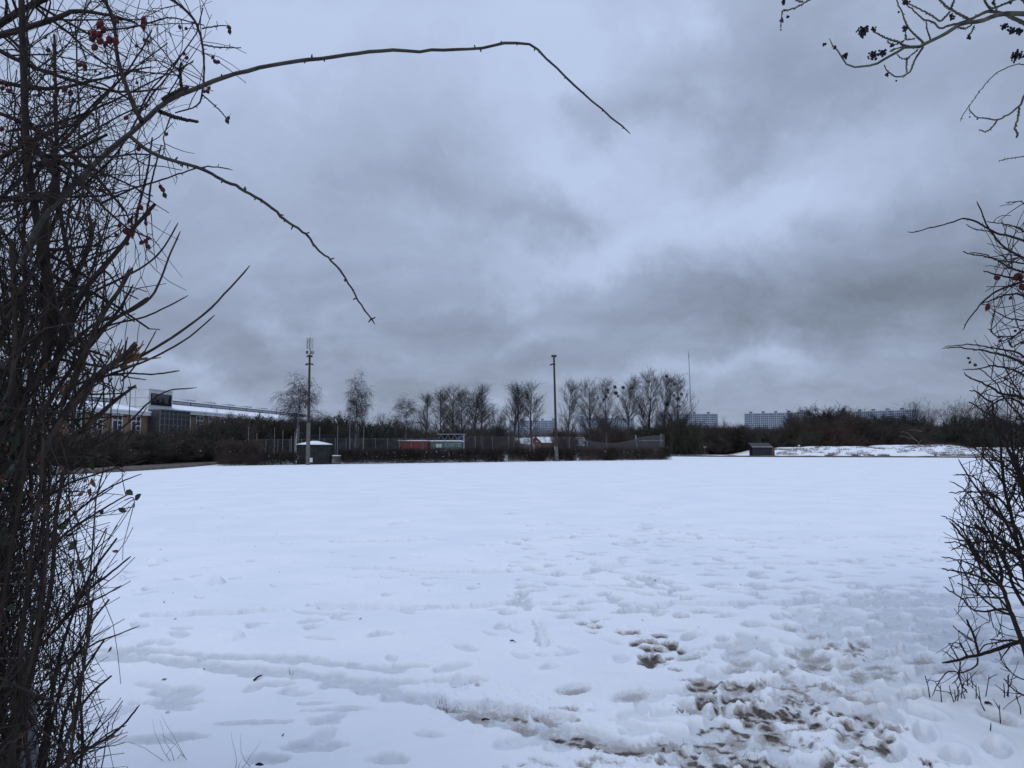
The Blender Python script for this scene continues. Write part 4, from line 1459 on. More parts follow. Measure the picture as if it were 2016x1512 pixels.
# right hand wood
RW = [(1612, 801, 56, 226, 'wood', 'tree behind the first ones of the dark wood, just past the long block'),
      (1646, 797, 56, 228, 'wood', 'tree in the second rank of the dark wood behind the highest one'),
      (1672, 804, 52, 224, 'wood', 'tree in the second rank of the dark wood where it slopes down'),
      (1735, 812, 60, 214, 'wood', 'low tree in front of the apartment block rising over the wood'),
      (1425, 820, 28, 205, 'round', 'lone sprig like tree beside the apartment block below the mast'),
      (1563, 804, 40, 205, 'wood', 'dark tree standing in front of the long visible apartment block'),
      (1600, 806, 48, 215, 'wood', 'tree at the start of the dark wood past the long block'),
      (1628, 797, 60, 210, 'wood', 'highest tree of the dark wood'),
      (1660, 801, 60, 214, 'wood', 'dense tree just after the highest one of the dark wood'),
      (1684, 812, 50, 206, 'wood', 'lower tree where the dark wood meets the partly hidden block'),
      (1776, 806, 40, 215, 'round', 'small tree at the end of the partly hidden block'),
      (1818, 785, 82, 190, 'round', 'open oak like tree with forked trunk above the snow bank'),
      (1868, 784, 80, 198, 'round', 'wide bare tree between the oak like tree and the nearest bush'),
      (1915, 785, 70, 200, 'round', 'bare tree seen through the twigs of the snowy path bush'),
      (1960, 790, 90, 205, 'round', 'bare tree mostly hidden behind the bush beside the footprints')]
for i, (px, top, w, Y, k, lab) in enumerate(RW):
    tree(k, i, px, top, w, Y, lab, 'trees of the wood behind the snow bank')

# mistletoe
mrng = np.random.default_rng(77)
mP, mR = stems(mrng, np.zeros((70, 3)), mrng.normal(size=(70, 3)), np.full(70, .5), np.full(70, .022), .6, n=3, jit=.2, up=0)
m2 = grow(mrng, mP, mR, 9, t=(.3, 1), L=.42, ang=(20, 60), n=3, rr=.7, rmin=.012, jit=.2)
mist_me = tube_mesh('mistletoe', [(mP, mR), m2], 3)
for x, y, r, Y in ((957, 460, 16, 150), (875, 493, 13, 150), (966, 527, 18, 150), (858, 568, 13, 150), (835, 595, 11, 150), (880, 525, 9, 150), (990, 560, 10, 150), (1045, 467, 15, 154), (1140, 472, 12, 154),
                   (1525, 340, 14, 158), (1535, 648, 20, 158), (1650, 590, 18, 156), (1690, 540, 12, 156), (1610, 430, 13, 156), (1610, 550, 9, 156), (1335, 400, 8, 156), (1568, 540, 8, 158), (1640, 680, 8, 156), (1665, 672, 10, 156)):
    px, py = 1040 + x / 5.6, 680 + y / 5.6
    s = (r * 1.5 / 5.6) * Y / F / .75
    o = put('mistletoe_ball', mist_me, M['mistletoe'], None, W(px, py, Y), (mrng.uniform(0, 6), mrng.uniform(0, 6), 0), (s, s, s))
    tag(o, 'dark mistletoe ball hanging in a bare poplar crown', 'mistletoe', 'mistletoe balls in the poplars')


# ------------------------------------------------------------------ shrubs and thickets of the middle distance
def shrub_mesh(seed, leaf=0, H=4.0, Wd=4.0):
    rng = np.random.default_rng(seed)
    K = 34
    roots = np.stack([rng.normal(0, Wd * .16, K), rng.normal(0, Wd * .16, K), np.zeros(K)], 1)
    d = np.stack([roots[:, 0] * .35 + rng.normal(0, .25, K), roots[:, 1] * .35 + rng.normal(0, .25, K), np.ones(K)], 1)
    s = stems(rng, roots, d, rng.uniform(.6, 1.0, K) * H, np.full(K, .035), .25, n=8, jit=.11, up=.02)
    l1 = grow(rng, *s, 13, t=(.1, 1), L=1.1, Lvar=.4, ang=(25, 65), n=5, rr=.5, rmin=.013, up=.05, jit=.2, tip=.4)
    l2 = grow(rng, *l1, 11, t=(.1, 1), L=.6, Lvar=.4, ang=(25, 65), n=3, rr=.7, rmin=.010, up=.03, jit=.2, tip=.6)
    me = tube_mesh('shrub_twigs', [s, l1, l2], 3)
    lm = None
    if leaf:
        q = l1[0].reshape(-1, 3)
        q = q[rng.integers(0, len(q), leaf)] + rng.normal(0, .12, (leaf, 3))
        V, Q = leaf_quads(rng, q, .10)
        lm = mesh_from('shrub_leaves', V, Q, False)
    q = l1[0][:, 2:].reshape(-1, 3)
    q = q[rng.integers(0, len(q), 36)]
    V, Q = leaf_quads(rng, q + np.array([0, 0, .03]), .075)
    sm = mesh_from('shrub_snow', V, Q, False)
    pts = l2[0].reshape(-1, 3)
    return me, lm, sm, float(np.percentile(pts[:, 2], 98.5)), 2 * float(np.percentile(np.abs(pts[:, :2]), 96))


SH = [shrub_mesh(201), shrub_mesh(202), shrub_mesh(203), shrub_mesh(204, 9000), shrub_mesh(205, 14000)]
srng = random.Random(9)


def shrub(x, y, h, w, kind, label, group, m=None, snow=True, z=0.0):
    me, lm, sm, hm, wm = SH[kind]
    t = thing('bare_shrub' if kind < 3 else 'evergreen_shrub', label, 'shrub', (x, y, z - .05), srng.uniform(0, 6.28), group, (w / wm, w / wm, h / hm))
    tw = me
    if m and m != 'shrub':
        key = (me.name, m)
        if key not in shrub.cache:
            c = me.copy()
            c.materials.clear()
            c.materials.append(M[m])
            shrub.cache[key] = c
        tw = shrub.cache[key]
    put('twigs', tw, M['shrub'], t)
    if lm:
        put('foliage', lm, M['evergreen'], t)
    if snow:
        put('snow', sm, M['snow_clean'], t)


shrub.cache = {}
L_SCH = 'bare or evergreen shrub of the dark thicket below the school building'
for i in range(27):
    s = i / 26
    q = G(95 + 345 * s, 927 - 15 * s)
    back = srng.uniform(2.5, 5.5)
    top = 857 + srng.uniform(-9, 12) - (26 if s > .94 else 0)
    h = W(0, top, q[1] + back)[2]
    shrub(q[0] - 1.0 + srng.uniform(-.5, .5), q[1] + back + 1.2, h, srng.uniform(4, 5.2), srng.choice([0, 1, 2, 3, 4, 4]), L_SCH, 'shrubs of the thicket below the school')
for i in range(14):                     # second row, hiding the school's ground floor
    s = i / 13
    q = G(110 + 340 * s, 917 - 10 * s)
    h = W(0, 853 + srng.uniform(-6, 8) - (26 if s > .92 else 0), q[1] + 6)[2]
    shrub(q[0] - 2, q[1] + 6, h, srng.uniform(4.5, 6), srng.choice([0, 1, 2, 3]), L_SCH, 'shrubs of the thicket below the school')
L_TALL = 'tall dark shrub behind the court fence and birch trunks'
for i in range(22):
    s = i / 21
    px = 428 + 345 * s
    Y = 103 + 12 * srng.random()
    top = (829 if px < 580 else 825 if px < 640 else 826 if px < 700 else 838) + srng.uniform(-4, 8)
    p = W(px, top, Y)
    shrub(p[0], Y, p[2], srng.uniform(5.5, 7.5), srng.choice([3, 4, 4, 0, 1]), L_TALL, 'tall shrubs behind the court fence', snow=False)
L_BACK = 'brown bare shrub at the foot of the bare trees behind the courts'
for i in range(46):
    s = i / 45
    px = 735 + 590 * s
    Y = 165 + 22 * srng.random()
    top = (848 if px < 1000 else 858 if px < 1170 else 845) + srng.uniform(-8, 10)
    p = W(px, top, Y)
    shrub(p[0], Y + (70 if 1000 < px < 1170 else 0), p[2] * (1.15 if 1000 < px < 1170 else 1), srng.uniform(7, 10), srng.choice([0, 1, 2, 0, 1, 3]), L_BACK, 'shrubs behind the courts', snow=False)
# olive shrub mass below the end poplars
for px, top, Y, m in ((1296, 838, 152, 'shrub_olive'), (1322, 824, 150, 'shrub_olive'), (1345, 826, 152, 'shrub_olive'), (1362, 842, 150, 'shrub_olive'), (1100, 842, 172, 'shrub_red'), (1125, 845, 172, 'shrub_red'), (1208, 846, 150, 'shrub_red'), (1225, 848, 150, 'shrub')):
    p = W(px, top, Y)
    shrub(p[0], Y, p[2], 5.5, 0, 'olive tinted dense shrub below the end poplars' if m == 'shrub_olive' else 'rusty brown shrub below the poplar row', 'shrubs under the poplar row', m, False)
L_R = 'dark shrub of the thicket between the net fence and the team shelter'
for i in range(22):
    s = i / 21
    px = 1318 + 170 * s
    Y = 158 + 16 * srng.random()
    p = W(px, 840 + 8 * s + srng.uniform(-6, 10), Y)
    shrub(p[0], Y, p[2], srng.uniform(6, 8), srng.choice([0, 1, 2, 3, 4]), L_R, 'shrubs between the net fence and the team shelter', snow=False)
L_W = 'dark undergrowth shrub along the wood behind the snow bank'
for i in range(60):
    s = i / 59
    px = 1470 + 600 * s
    Y = 176 + 34 * srng.random()
    top = (850 if px < 1570 else 828 if px < 1700 else 832 if px < 1780 else 834) + srng.uniform(-10, 14)
    p = W(px, top, Y)
    m = 'shrub_red' if 1600 < px < 1690 and srng.random() < .22 else None
    shrub(p[0], Y, p[2], srng.uniform(7, 10), srng.choice([0, 1, 2, 3, 4]) if not m else 0, L_W, 'undergrowth along the wood', m, False)
for px, top in ((1650, 842), (1635, 850), (1665, 852), (1590, 848)):
    p = W(px, top, 172)
    shrub(p[0], 172, p[2], 6, 1, 'rust coloured rounded shrub at the edge of the wood' if px != 1590 else 'olive brown rounded shrub at the edge of the wood', 'coloured shrubs at the wood edge', 'shrub_red' if px != 1590 else 'shrub_olive', False)
# fallen, snow covered branch on the bank
rngb = np.random.default_rng(15)
fb = canes(rngb, [([(1810, 877), (1806, 868), (1790, 862), (1770, 858)], 150, 149, 1.3, .6), ([(1806, 869), (1785, 852), (1770, 850)], 150, 151, 1.0, .5), ([(1815, 850), (1800, 846), (1785, 848)], 152, 152, .9, .5), ([(1800, 879), (1808, 874), (1815, 866)], 150, 150, 1.6, .8)], 8, .2)
o = tag(put('fallen_branch', tube_mesh('fallen_branch', [(fb[0], fb[1] * .6)], 5), M['bark_birch']), 'pale fallen branch lying on the crest of the bank', 'branch')

# far dark wood line closing the horizon
rng = np.random.default_rng(31)
K = 60000
px = rng.uniform(560, 2150, K)
Yf = rng.uniform(300, 420, K)
x = (px - CX) / F * Yf
hh = 8.0 + 2.6 * fbm(px * .02, px * 0, 41, 4)
z = rng.uniform(0, 1, K) ** .7 * hh
P, R = stems(rng, np.stack([x, Yf, z], 1), rng.normal(size=(K, 3)) * .6 + np.array([0, 0, .7]), rng.uniform(.8, 2.0, K), np.full(K, .05), .4, n=3, jit=.3)
tag(put('distant_wood', tube_mesh('distant_wood', [(P, R)], 3), M['shrub']), 'far continuous line of bare woodland below the apartment blocks', 'woodland', kind='stuff')


# snow bank with dry grass
def bank():
    V, Q = [], []
    nx, ny = 240, 26
    rr = np.random.default_rng(3)
    for i in range(nx):
        px = 1440 + (2200 - 1440) * i / (nx - 1)
        for j in range(ny):
            Y = 138.5 + 36 * (j / (ny - 1)) ** 1.4
            x = (px - CX) / F * 150
            s = min(1, max(0, (px - 1440) / 100))
            top = 1.15 + .55 * math.exp(-((px - 1830) / 60) ** 2) + .3 * math.exp(-((px - 1620) / 120) ** 2) + .25 * math.sin(px * .035) + .12 * math.sin(px * .11)
            prof = min(1, (j / (ny - 1)) * 3.2)
            prof = prof * prof * (3 - 2 * prof)
            z = s * s * (3 - 2 * s) * top * prof + .10 * (vnoise(np.array([x * .8]), np.array([Y * .8]), 8)[0] - .5) * prof
            V.append((x, Y, z - .03))
    for i in range(nx - 1):
        for j in range(ny - 1):
            a = i * ny + j
            Q.append((a, a + ny, a + ny + 1, a + 1))
    tag(put('snow_bank', mesh_from('snow_bank', V, Q), M['snow_clean']), 'low uneven snow bank beyond the far path', 'bank', kind='structure')
    V = np.array(V).reshape(nx, ny, 3)
    K = 45000
    i, j = rr.integers(16, nx, K), np.minimum((rr.uniform(0, 1, K) ** 1.2 * ny * .55).astype(int), ny - 1)
    q = V[i, j] + np.stack([rr.uniform(-.2, .2, K), rr.uniform(-.3, .3, K), np.zeros(K)], 1)
    keep = fbm(q[:, 0] * .55, q[:, 1] * .8, 14, 4) + .45 * np.exp(-((i - 125) / 18.) ** 2) > .10
    q = q[keep]
    K = len(q)
    Pg, Rg = stems(rr, q, rr.normal(size=(K, 3)) * .5 + np.array([0, 0, 1]), rr.uniform(.15, .5, K), rr.uniform(.010, .022, K), .3, n=3, jit=.3)
    tag(put('dry_grass', tube_mesh('dry_grass', [(Pg, Rg)], 3), M['dry_grass']), 'dry brown grass and stalks poking through the snow bank', 'grass', kind='stuff')
    # grass fringe at the foot of the hedges
    pts, K = [], 1500
    for _ in range(K):
        w = fline(rr.uniform(440, 1312)) - off * rr.uniform(.5, 1.0)
        pts.append((w[0], w[1], 0))
    Pg, Rg = stems(rr, np.array(pts), rr.normal(size=(K, 3)) * .5 + np.array([0, 0, 1]), rr.uniform(.05, .22, K), np.full(K, .007), .4, n=3, jit=.3)
    tag(put('grass_fringe', tube_mesh('grass_fringe', [(Pg, Rg)], 3), M['dry_grass']), 'thin dry grass at the foot of the court hedges', 'grass', kind='stuff')


bank()

# ------------------------------------------------------------------ foreground: rose bush and hedge shrubs on the near side
LIM = np.array([(-400, 420), (-50, 350), (60, 400), (150, 380), (250, 320), (350, 300), (450, 285), (520, 262), (600, 255), (700, 250), (800, 235), (900, 232), (1000, 238), (1100, 232), (1200, 225), (1300, 215), (1400, 222), (1512, 235), (2400, 300)])


def keep_left(extra=0, fuzz=26, seed=1):
    r = np.random.default_rng(seed)

    def f(px, py):
        lim = np.interp(py, LIM[:, 0], LIM[:, 1]) + extra - np.abs(r.normal(0, fuzz, (px.shape[0], 1)))
        return px < lim
    return f


rng = np.random.default_rng(42)
ROSE = [
    ([(40, 520), (75, 445), (110, 400), (200, 310), (262, 258), (330, 200), (400, 168), (460, 147), (540, 128), (610, 117), (690, 108), (760, 100), (850, 99), (935, 96), (985, 88), (1005, 83), (1045, 87), (1068, 108), (1110, 150), (1150, 185), (1200, 228), (1241, 263)], 1.55, 1.95, 12.5, 3.6),
    ([(255, 268), (290, 295), (325, 312), (390, 330), (440, 355), (480, 374), (530, 405), (560, 432), (595, 455), (630, 495), (660, 520), (690, 565), (710, 598), (738, 637)], 1.62, 1.8, 8, 2.8),
]
ROSE2 = [
    ([(200, 400), (260, 372), (300, 360), (345, 345), (395, 330), (430, 329), (458, 334)], 1.7, 1.7, 5, 2.2),
    ([(315, 220), (350, 232), (391, 240)], 1.62, 1.64, 9, 6), ([(320, 197), (345, 182), (372, 171)], 1.62, 1.6, 10, 7), ([(358, 178), (355, 150), (357, 122)], 1.61, 1.6, 7, 5),
    ([(279, 240), (262, 205), (245, 160), (235, 128), (228, 90), (224, 40), (200, -10)], 1.62, 1.7, 10, 6),
    ([(345, 222), (390, 206), (399, 170), (402, 130), (398, 85), (385, 45), (360, 15), (325, -8)], 1.7, 1.75, 3, 6),
    ([(398, 56), (440, 50), (452, 55)], 1.73, 1.73, 3, 2), ([(400, 88), (430, 93), (476, 94)], 1.73, 1.74, 3.4, 2), ([(398, 186), (430, 215), (449, 236)], 1.7, 1.7, 3, 2),
    ([(402, 50), (370, 42), (330, 35), (270, 52), (200, 60)], 1.72, 1.8, 2.4, 4), ([(-20, 60), (40, 22), (100, -8)], 1.9, 1.8, 16, 12), ([(-20, 75), (50, 55), (110, 36), (150, 22), (215, 30), (270, 45)], 1.7, 1.8, 15, 4),
    ([(42, -10), (46, 120), (50, 250), (60, 350), (78, 470), (95, 600), (90, 720)], 1.6, 1.7, 12, 16), ([(107, 68), (110, 200), (112, 320), (122, 440), (150, 560)], 1.7, 1.8, 5, 9), ([(155, 243), (100, 258), (20, 300), (-20, 330)], 1.6, 1.6, 6, 11),
    ([(56, 272), (92, 320), (112, 345)], 1.55, 1.55, 13, 15), ([(112, 335), (105, 380), (88, 430), (90, 520), (110, 640)], 1.55, 1.7, 16, 20), ([(115, 322), (150, 322), (190, 332)], 1.55, 1.6, 7, 3),
    ([(305, 402), (280, 430), (262, 450), (248, 474), (200, 530), (160, 580), (130, 650), (95, 760)], 1.6, 1.75, 8, 17), ([(360, 105), (330, 150), (290, 200), (230, 300), (150, 380)], 1.75, 1.9, 2.5, 6),
    ([(380, 122), (300, 160), (220, 200), (120, 240), (10, 260)], 1.8, 1.9, 2.4, 7), ([(330, 85), (270, 130), (200, 190), (100, 290)], 1.9, 2.0, 2.4, 6), ([(210, 265), (120, 310), (60, 330)], 1.75, 1.9, 6, 8),
    ([(-10, 95), (60, 130), (150, 160), (230, 180), (330, 175)], 1.8, 1.9, 10, 3), ([(-10, 160), (90, 175), (180, 160), (300, 130)], 1.9, 2.0, 9, 3), ([(30, 410), (80, 330), (150, 250), (250, 140), (300, 60)], 2.0, 2.1, 9, 3),
    ([(-10, 390), (100, 388), (200, 385), (255, 372)], 1.8, 1.9, 7, 3), ([(300, 270), (290, 340), (275, 400), (260, 470)], 1.75, 1.7, 3, 6), ([(318, 285), (300, 350), (292, 400), (285, 440)], 1.7, 1.7, 3, 5), ([(-20, 215), (60, 250), (130, 300), (190, 350), (250, 420)], 1.9, 1.8, 8, 5),
]
STEM = [
    ([(120, 690), (170, 590), (230, 552), (282, 525), (320, 490), (351, 438)], 1.75, 1.7, 8, 3.6), ([(100, 720), (180, 642), (240, 620), (290, 592), (312, 560), (335, 500), (355, 455)], 1.7, 1.68, 10, 3.6), ([(110, 700), (200, 646), (280, 625), (320, 608), (371, 582)], 1.75, 1.75, 7, 3),
    ([(100, 850), (140, 790), (180, 745), (230, 722), (270, 705), (330, 670), (400, 620), (450, 570), (492, 523)], 1.7, 1.7, 10, 4.0), ([(130, 800), (190, 750), (250, 725), (310, 700), (370, 665), (423, 620)], 1.7, 1.72, 7, 3.4), ([(140, 760), (200, 742), (250, 735), (300, 737), (354, 730)], 1.7, 1.7, 6, 3.4),
    ([(230, 735), (250, 742), (288, 748)], 1.7, 1.7, 4, 2.4), ([(240, 750), (262, 725), (283, 695), (308, 650)], 1.7, 1.7, 4.5, 2.6), ([(80, 900), (120, 830), (160, 780), (190, 740), (240, 702), (270, 678)], 1.65, 1.65, 17, 11), ([(120, 800), (165, 700), (195, 630), (235, 570), (260, 527)], 1.65, 1.65, 15, 9),
    ([(130, 900), (200, 870), (255, 830), (290, 795), (330, 770), (388, 763)], 1.75, 1.75, 7, 2.6), ([(120, 880), (180, 830), (225, 790), (268, 758)], 1.7, 1.7, 18, 6), ([(60, 700), (110, 600), (150, 540), (180, 470), (175, 420)], 1.8, 1.8, 18, 9), ([(20, 800), (30, 650), (25, 530), (22, 470)], 1.6, 1.6, 14, 11),
    ([(150, 700), (210, 640), (255, 610), (292, 585)], 1.7, 1.7, 12, 6), ([(60, 850), (130, 740), (200, 655), (240, 600), (262, 560)], 1.75, 1.75, 14, 5), ([(-10, 880), (60, 760), (110, 650), (160, 520), (190, 430)], 1.9, 1.9, 16, 8), ([(-30, 700), (30, 600), (80, 500), (120, 400), (140, 320)], 2.0, 2.0, 16, 8),
    ([(140, 925), (190, 905), (240, 880), (265, 840), (290, 800)], 1.8, 1.8, 5, 2.4), ([(60, 920), (120, 900), (200, 905), (245, 930)], 1.7, 1.7, 6, 3), ([(250, 820), (200, 822), (140, 826), (70, 832)], 1.75, 1.7, 3, 6), ([(60, 1010), (120, 960), (200, 930), (292, 905)], 1.75, 1.75, 7, 2.5),
]
LOW = [
    ([(90, 1060), (160, 1000), (215, 960), (260, 940), (280, 933)], 1.8, 1.8, 8, 2.4), ([(60, 1120), (130, 1050), (190, 1010), (240, 980), (262, 968)], 1.8, 1.8, 9, 3), ([(245, 985), (262, 980), (265, 999)], 1.8, 1.8, 3, 2), ([(110, 1240), (170, 1165), (215, 1130), (258, 1095)], 1.7, 1.7, 10, 4),
    ([(80, 1270), (150, 1200), (200, 1175), (240, 1152)], 1.7, 1.7, 8, 3), ([(90, 1330), (150, 1290), (190, 1265), (230, 1250), (275, 1232)], 1.8, 1.8, 8, 2.6), ([(100, 1512), (160, 1480), (200, 1460), (240, 1430), (275, 1388)], 1.7, 1.7, 12, 4), ([(130, 1512), (180, 1470), (220, 1440), (249, 1428)], 1.75, 1.75, 7, 3),
    ([(95, 1000), (90, 1120), (70, 1260), (30, 1420), (10, 1560)], 1.6, 1.55, 7, 12), ([(85, 860), (80, 960), (60, 1100), (40, 1300), (20, 1560)], 1.62, 1.6, 9, 14), ([(130, 900), (110, 1020), (100, 1160), (60, 1330), (20, 1560)], 1.75, 1.7, 9, 16), ([(60, 800), (45, 940), (20, 1100), (-10, 1300), (-30, 1560)], 1.7, 1.6, 10, 15),
    ([(230, 1060), (180, 1130), (140, 1220), (110, 1330), (70, 1560)], 1.75, 1.75, 5, 14), ([(215, 1180), (170, 1240), (130, 1330), (100, 1430), (80, 1560)], 1.7, 1.7, 5, 12), ([(220, 1330), (175, 1370), (140, 1430), (100, 1560)], 1.65, 1.65, 5, 12), ([(205, 1260), (160, 1330), (125, 1420), (110, 1560)], 1.8, 1.8, 5, 12),
]
base_l = np.array([-1.15, 1.75, 0.0])
rose = thing('rose_bush', 'tangled dog rose with thorny arching canes and red hips', 'bush', base_l)
c1 = canes(rng, ROSE, 60, 1.0)
thn = grow(rng, c1[0], c1[1], 30, t=(.03, .99), L=.0085, Lvar=.4, ang=(65, 100), n=2, rr=.7, rmin=.0022, tip=.05)
bud = grow(rng, c1[0], c1[1], 12, t=(.1, 1), L=.006, ang=(40, 70), n=2, rr=.6, rmin=.001, tip=.3)
put('cane', tube_mesh('rose_arch_canes', [c1, thn, bud], 8, base_l), M['cane'], rose)
c2 = canes(rng, ROSE2, 28, .5)
th2 = grow(rng, c2[0], c2[1], 8, t=(.03, .99), L=.008, Lvar=.35, ang=(70, 100), n=2, rr=.5, rmin=.001, tip=.05)
put('cane', tube_mesh('rose_canes', [c2, th2], 6, base_l), M['twig_dark'], rose)
# hidden canes that fill the bush away from the path
K = 60
px0 = rng.uniform(-500, 210, K)
roots = np.array([W(a, b_, y) for a, b_, y in zip(px0, rng.uniform(650, 1000, K), rng.uniform(1.6, 2.9, K))])
dirs = np.stack([rng.normal(.15, .35, K), rng.normal(0, .25, K), np.ones(K)], 1)
c3 = stems(rng, roots, dirs, rng.uniform(.8, 1.5, K), rng.uniform(.004, .008, K), .35, n=14, jit=.10, up=-.02, bias=(.03, 0, 0))
kl = keep_left(-20, 20, 3)
t0 = grow(rng, *c2, 9, t=(.05, 1), L=.22, Lvar=.5, ang=(30, 75), n=6, rr=.45, rmin=.0011, up=.03, jit=.16, tip=.5)
t1 = grow(rng, *c3, 13, t=(.1, 1), L=.30, Lvar=.5, ang=(30, 70), n=7, rr=.5, rmin=.0012, up=.03, jit=.22, tip=.5)
t1 = cull(*t1, keep_left(-10, 30, 4))
t2 = grow(rng, *t1, 3, t=(.2, 1), L=.13, Lvar=.5, ang=(35, 75), n=5, rr=.65, rmin=.0009, up=.02, jit=.18, tip=.6)
t2 = cull(*t2, keep_left(0, 25, 5))
t0 = cull(*t0, keep_left(60, 30, 6))
t3 = grow(rng, *t0, 2, t=(.3, 1), L=.09, Lvar=.5, ang=(35, 75), n=4, rr=.7, rmin=.0009, jit=.18, tip=.6)
put('twigs', tube_mesh('rose_twigs', [cull(*c3, keep_left(-30, 20, 7)), t0, t1, t2, t3], 4, base_l), M['twig_dark'], rose)


def hip_mesh():
    prof = [(-.95, .12), (-.8, .45), (-.4, .85), (0, 1.0), (.4, .92), (.75, .6), (.95, .3), (1.02, .2)]
    k = 10
    V, Q = [], []
    for z, r in prof:
        V += [(r * math.cos(i * 2 * math.pi / k), r * math.sin(i * 2 * math.pi / k), -z * 1.35) for i in range(k)]
    for j in range(len(prof) - 1):
        for i in range(k):
            a, b_ = j * k + i, j * k + (i + 1) % k
            Q.append((a, b_, b_ + k, a + k))
    P, R = stems(np.random.default_rng(2), np.array([(0, 0, 1.25), (0, 0, -1.35), (.1, 0, -1.35), (-.1, .05, -1.35)]), np.array([(.1, 0, 1), (0, 0, -1), (.8, .2, -.8), (-.6, .5, -.8)]), np.array([2.2, .5, .6, .6]), np.array([.13, .12, .10, .10]), .6, n=4, jit=.12, up=0)
    V2, Q2 = tube_arrays([(P, R)], 5)
    off_ = len(V)
    return mesh_from('rose_hip', np.vstack([np.array(V), V2]), np.vstack([np.array(Q), Q2 + off_]))


hip_red = hip_mesh()
hip_red.materials.append(M['hip'])
hip_blk = hip_red.copy()
hip_blk.materials.clear()
hip_blk.materials.append(M['hip_black'])
HIPS = [(700, 240, 1.5), (735, 255, 1.5), (770, 215, 1.46), (685, 285, 1.5), (745, 305, 1.5), (785, 325, 1.3), (815, 295, 1.5), (860, 305, 1.5), (705, 350, 1.5), (745, 180, 1.6), (1068, 140, 1.2), (1065, 170, 1.2), (1070, 200, 1.1), (1085, 170, 1), (855, 125, 1), (870, 160, 1), (1338, 200, -.9), (1385, 212, .9), (1705, 205, 1),
        (1708, 235, -1), (1585, 425, -.9), (1600, 457, -1), (1625, 460, -1), (1370, 400, .9), (1390, 430, 1), (595, 480, 1.2), (630, 490, 1.2), (635, 515, 1), (480, 665, 1.2), (525, 690, 1.3), (410, 712, 1.2), (290, 710, 1), (405, 590, 1), (45, 625, 1.2), (65, 675, 1.2), (20, 655, 1), (545, 740, -.9), (1520, 680, -.9), (1545, 680, 1), (1555, 655, -.9),
        (1690, 900, -1), (1700, 878, -.9), (940, 875, 1.2), (1030, 1105, 1.3), (1095, 785, -.9), (1240, 998, -.8), (515, 1005, 1.2), (565, 1180, 1.1), (550, 1160, 1), (1195, 1390, 1), (1210, 1410, 1.2), (1225, 1452, -1.1), (750, 1415, 1), (520, 1280, -1), (10, 960, 1.2), (30, 1130, 1.2), (140, 1020, -.9), (115, 890, -.9), (1015, 340, -.8), (1072, 298, -.8),
        (1102, 310, -.8), (360, 370, -1.1), (340, 280, -.7), (690, 850, -.8), (710, 530, -.8), (745, 545, -.7), (1020, 615, -.8), (1060, 585, -.6), (670, 640, -.7),
        (1045, 1542, 1.3), (965, 1640, 1.2), (935, 1722, 1.4), (960, 1727, 1.2), (865, 1747, 1), (948, 1812, 1), (1055, 1804, -1.1), (1085, 1795, 1.1), (1100, 1834, 1.2), (1102, 1774, 1), (1085, 1662, .9), (890, 1677, 1), (1075, 1607, 1), (1105, 1592, .9), (985, 1617, -.8)]
hr = random.Random(6)
for x, y, s in HIPS:
    Y = 1.45 if abs(s) > 1.45 else hr.uniform(1.58, 1.74)
    p = W(x / 3.78, y / 3.78, Y) - base_l
    q = .0043 * abs(s)
    put('rose_hip', hip_red if s > 0 else hip_blk, None, rose, p, (hr.uniform(-.7, .7), hr.uniform(-.7, .7), hr.uniform(0, 6)), (q, q, q))

# the upright hedge shrub
hs_base = np.array([-1.3, 1.8, 0.0])
hsh = thing('hedge_shrub', 'dense upright hedge shrub with brown cut stems below the rose hips', 'shrub', hs_base)
s1 = canes(rng, [(p_, a_, b_, c_ * .82, d_ * .82) for p_, a_, b_, c_, d_ in STEM], 28, .22)
put('stem', tube_mesh('hedge_shrub_stems', [s1], 7, hs_base), M['twig_brown'], hsh)
K = 300
roots = np.stack([np.where(np.arange(K) < 88, rng.uniform(-2.4, -1.0, K), rng.uniform(-5.0, -2.2, K)), rng.uniform(1.45, 2.9, K), np.zeros(K)], 1)  # outer group stands out of view, added to shade the near snow
roots[:, 0] = np.minimum(roots[:, 0], -.60 * roots[:, 1] - .02)
dirs = np.stack([rng.normal(.10, .16, K), rng.normal(0, .14, K), np.ones(K)], 1)
s2 = stems(rng, roots, dirs, rng.uniform(1.4, 2.3, K), rng.uniform(.004, .009, K), .35, n=16, jit=.09, up=.03, bias=(.012, 0, 0))
s2 = cull(*s2, keep_left(-45, 20, 11))
put('stem', tube_mesh('hedge_shrub_inner_stems', [s2], 6, hs_base), M['twig_grey'], hsh)
u1 = grow(rng, *s2, 24, t=(.2, 1), L=.44, Lvar=.5, ang=(18, 52), n=7, rr=.42, rmin=.0014, up=.05, bias=(.05, -.01, 0), jit=.14, tip=.45)
u1 = cull(*u1, keep_left(16, 62, 12))
u2 = grow(rng, *u1, 4, t=(.2, 1), L=.20, Lvar=.5, ang=(25, 60), n=5, rr=.6, rmin=.0011, up=.04, bias=(.03, 0, 0), jit=.2, tip=.5)
u2 = cull(*u2, keep_left(26, 62, 13))
u0 = grow(rng, *s1, 15, t=(.1, .9), L=.14, Lvar=.6, ang=(25, 65), n=5, rr=.4, rmin=.0011, up=.05, bias=(.04, 0, 0), jit=.12, tip=.5)
u0 = cull(*u0, keep_left(30, 25, 14))
put('twigs', tube_mesh('hedge_shrub_twigs', [u0, u1, u2], 4, hs_base), M['twig_dark'], hsh)
K = 7000
iz = rng.uniform(.25, 2.15, K)
iy = rng.uniform(1.75, 2.9, K)
ix = -.62 * iy - rng.uniform(0.02, 2.6, K) ** 1.3 * .9 - .10 * np.abs(iz - 1.55) * 2  # dark leaf core; its out-of-view spread is added to block sky light
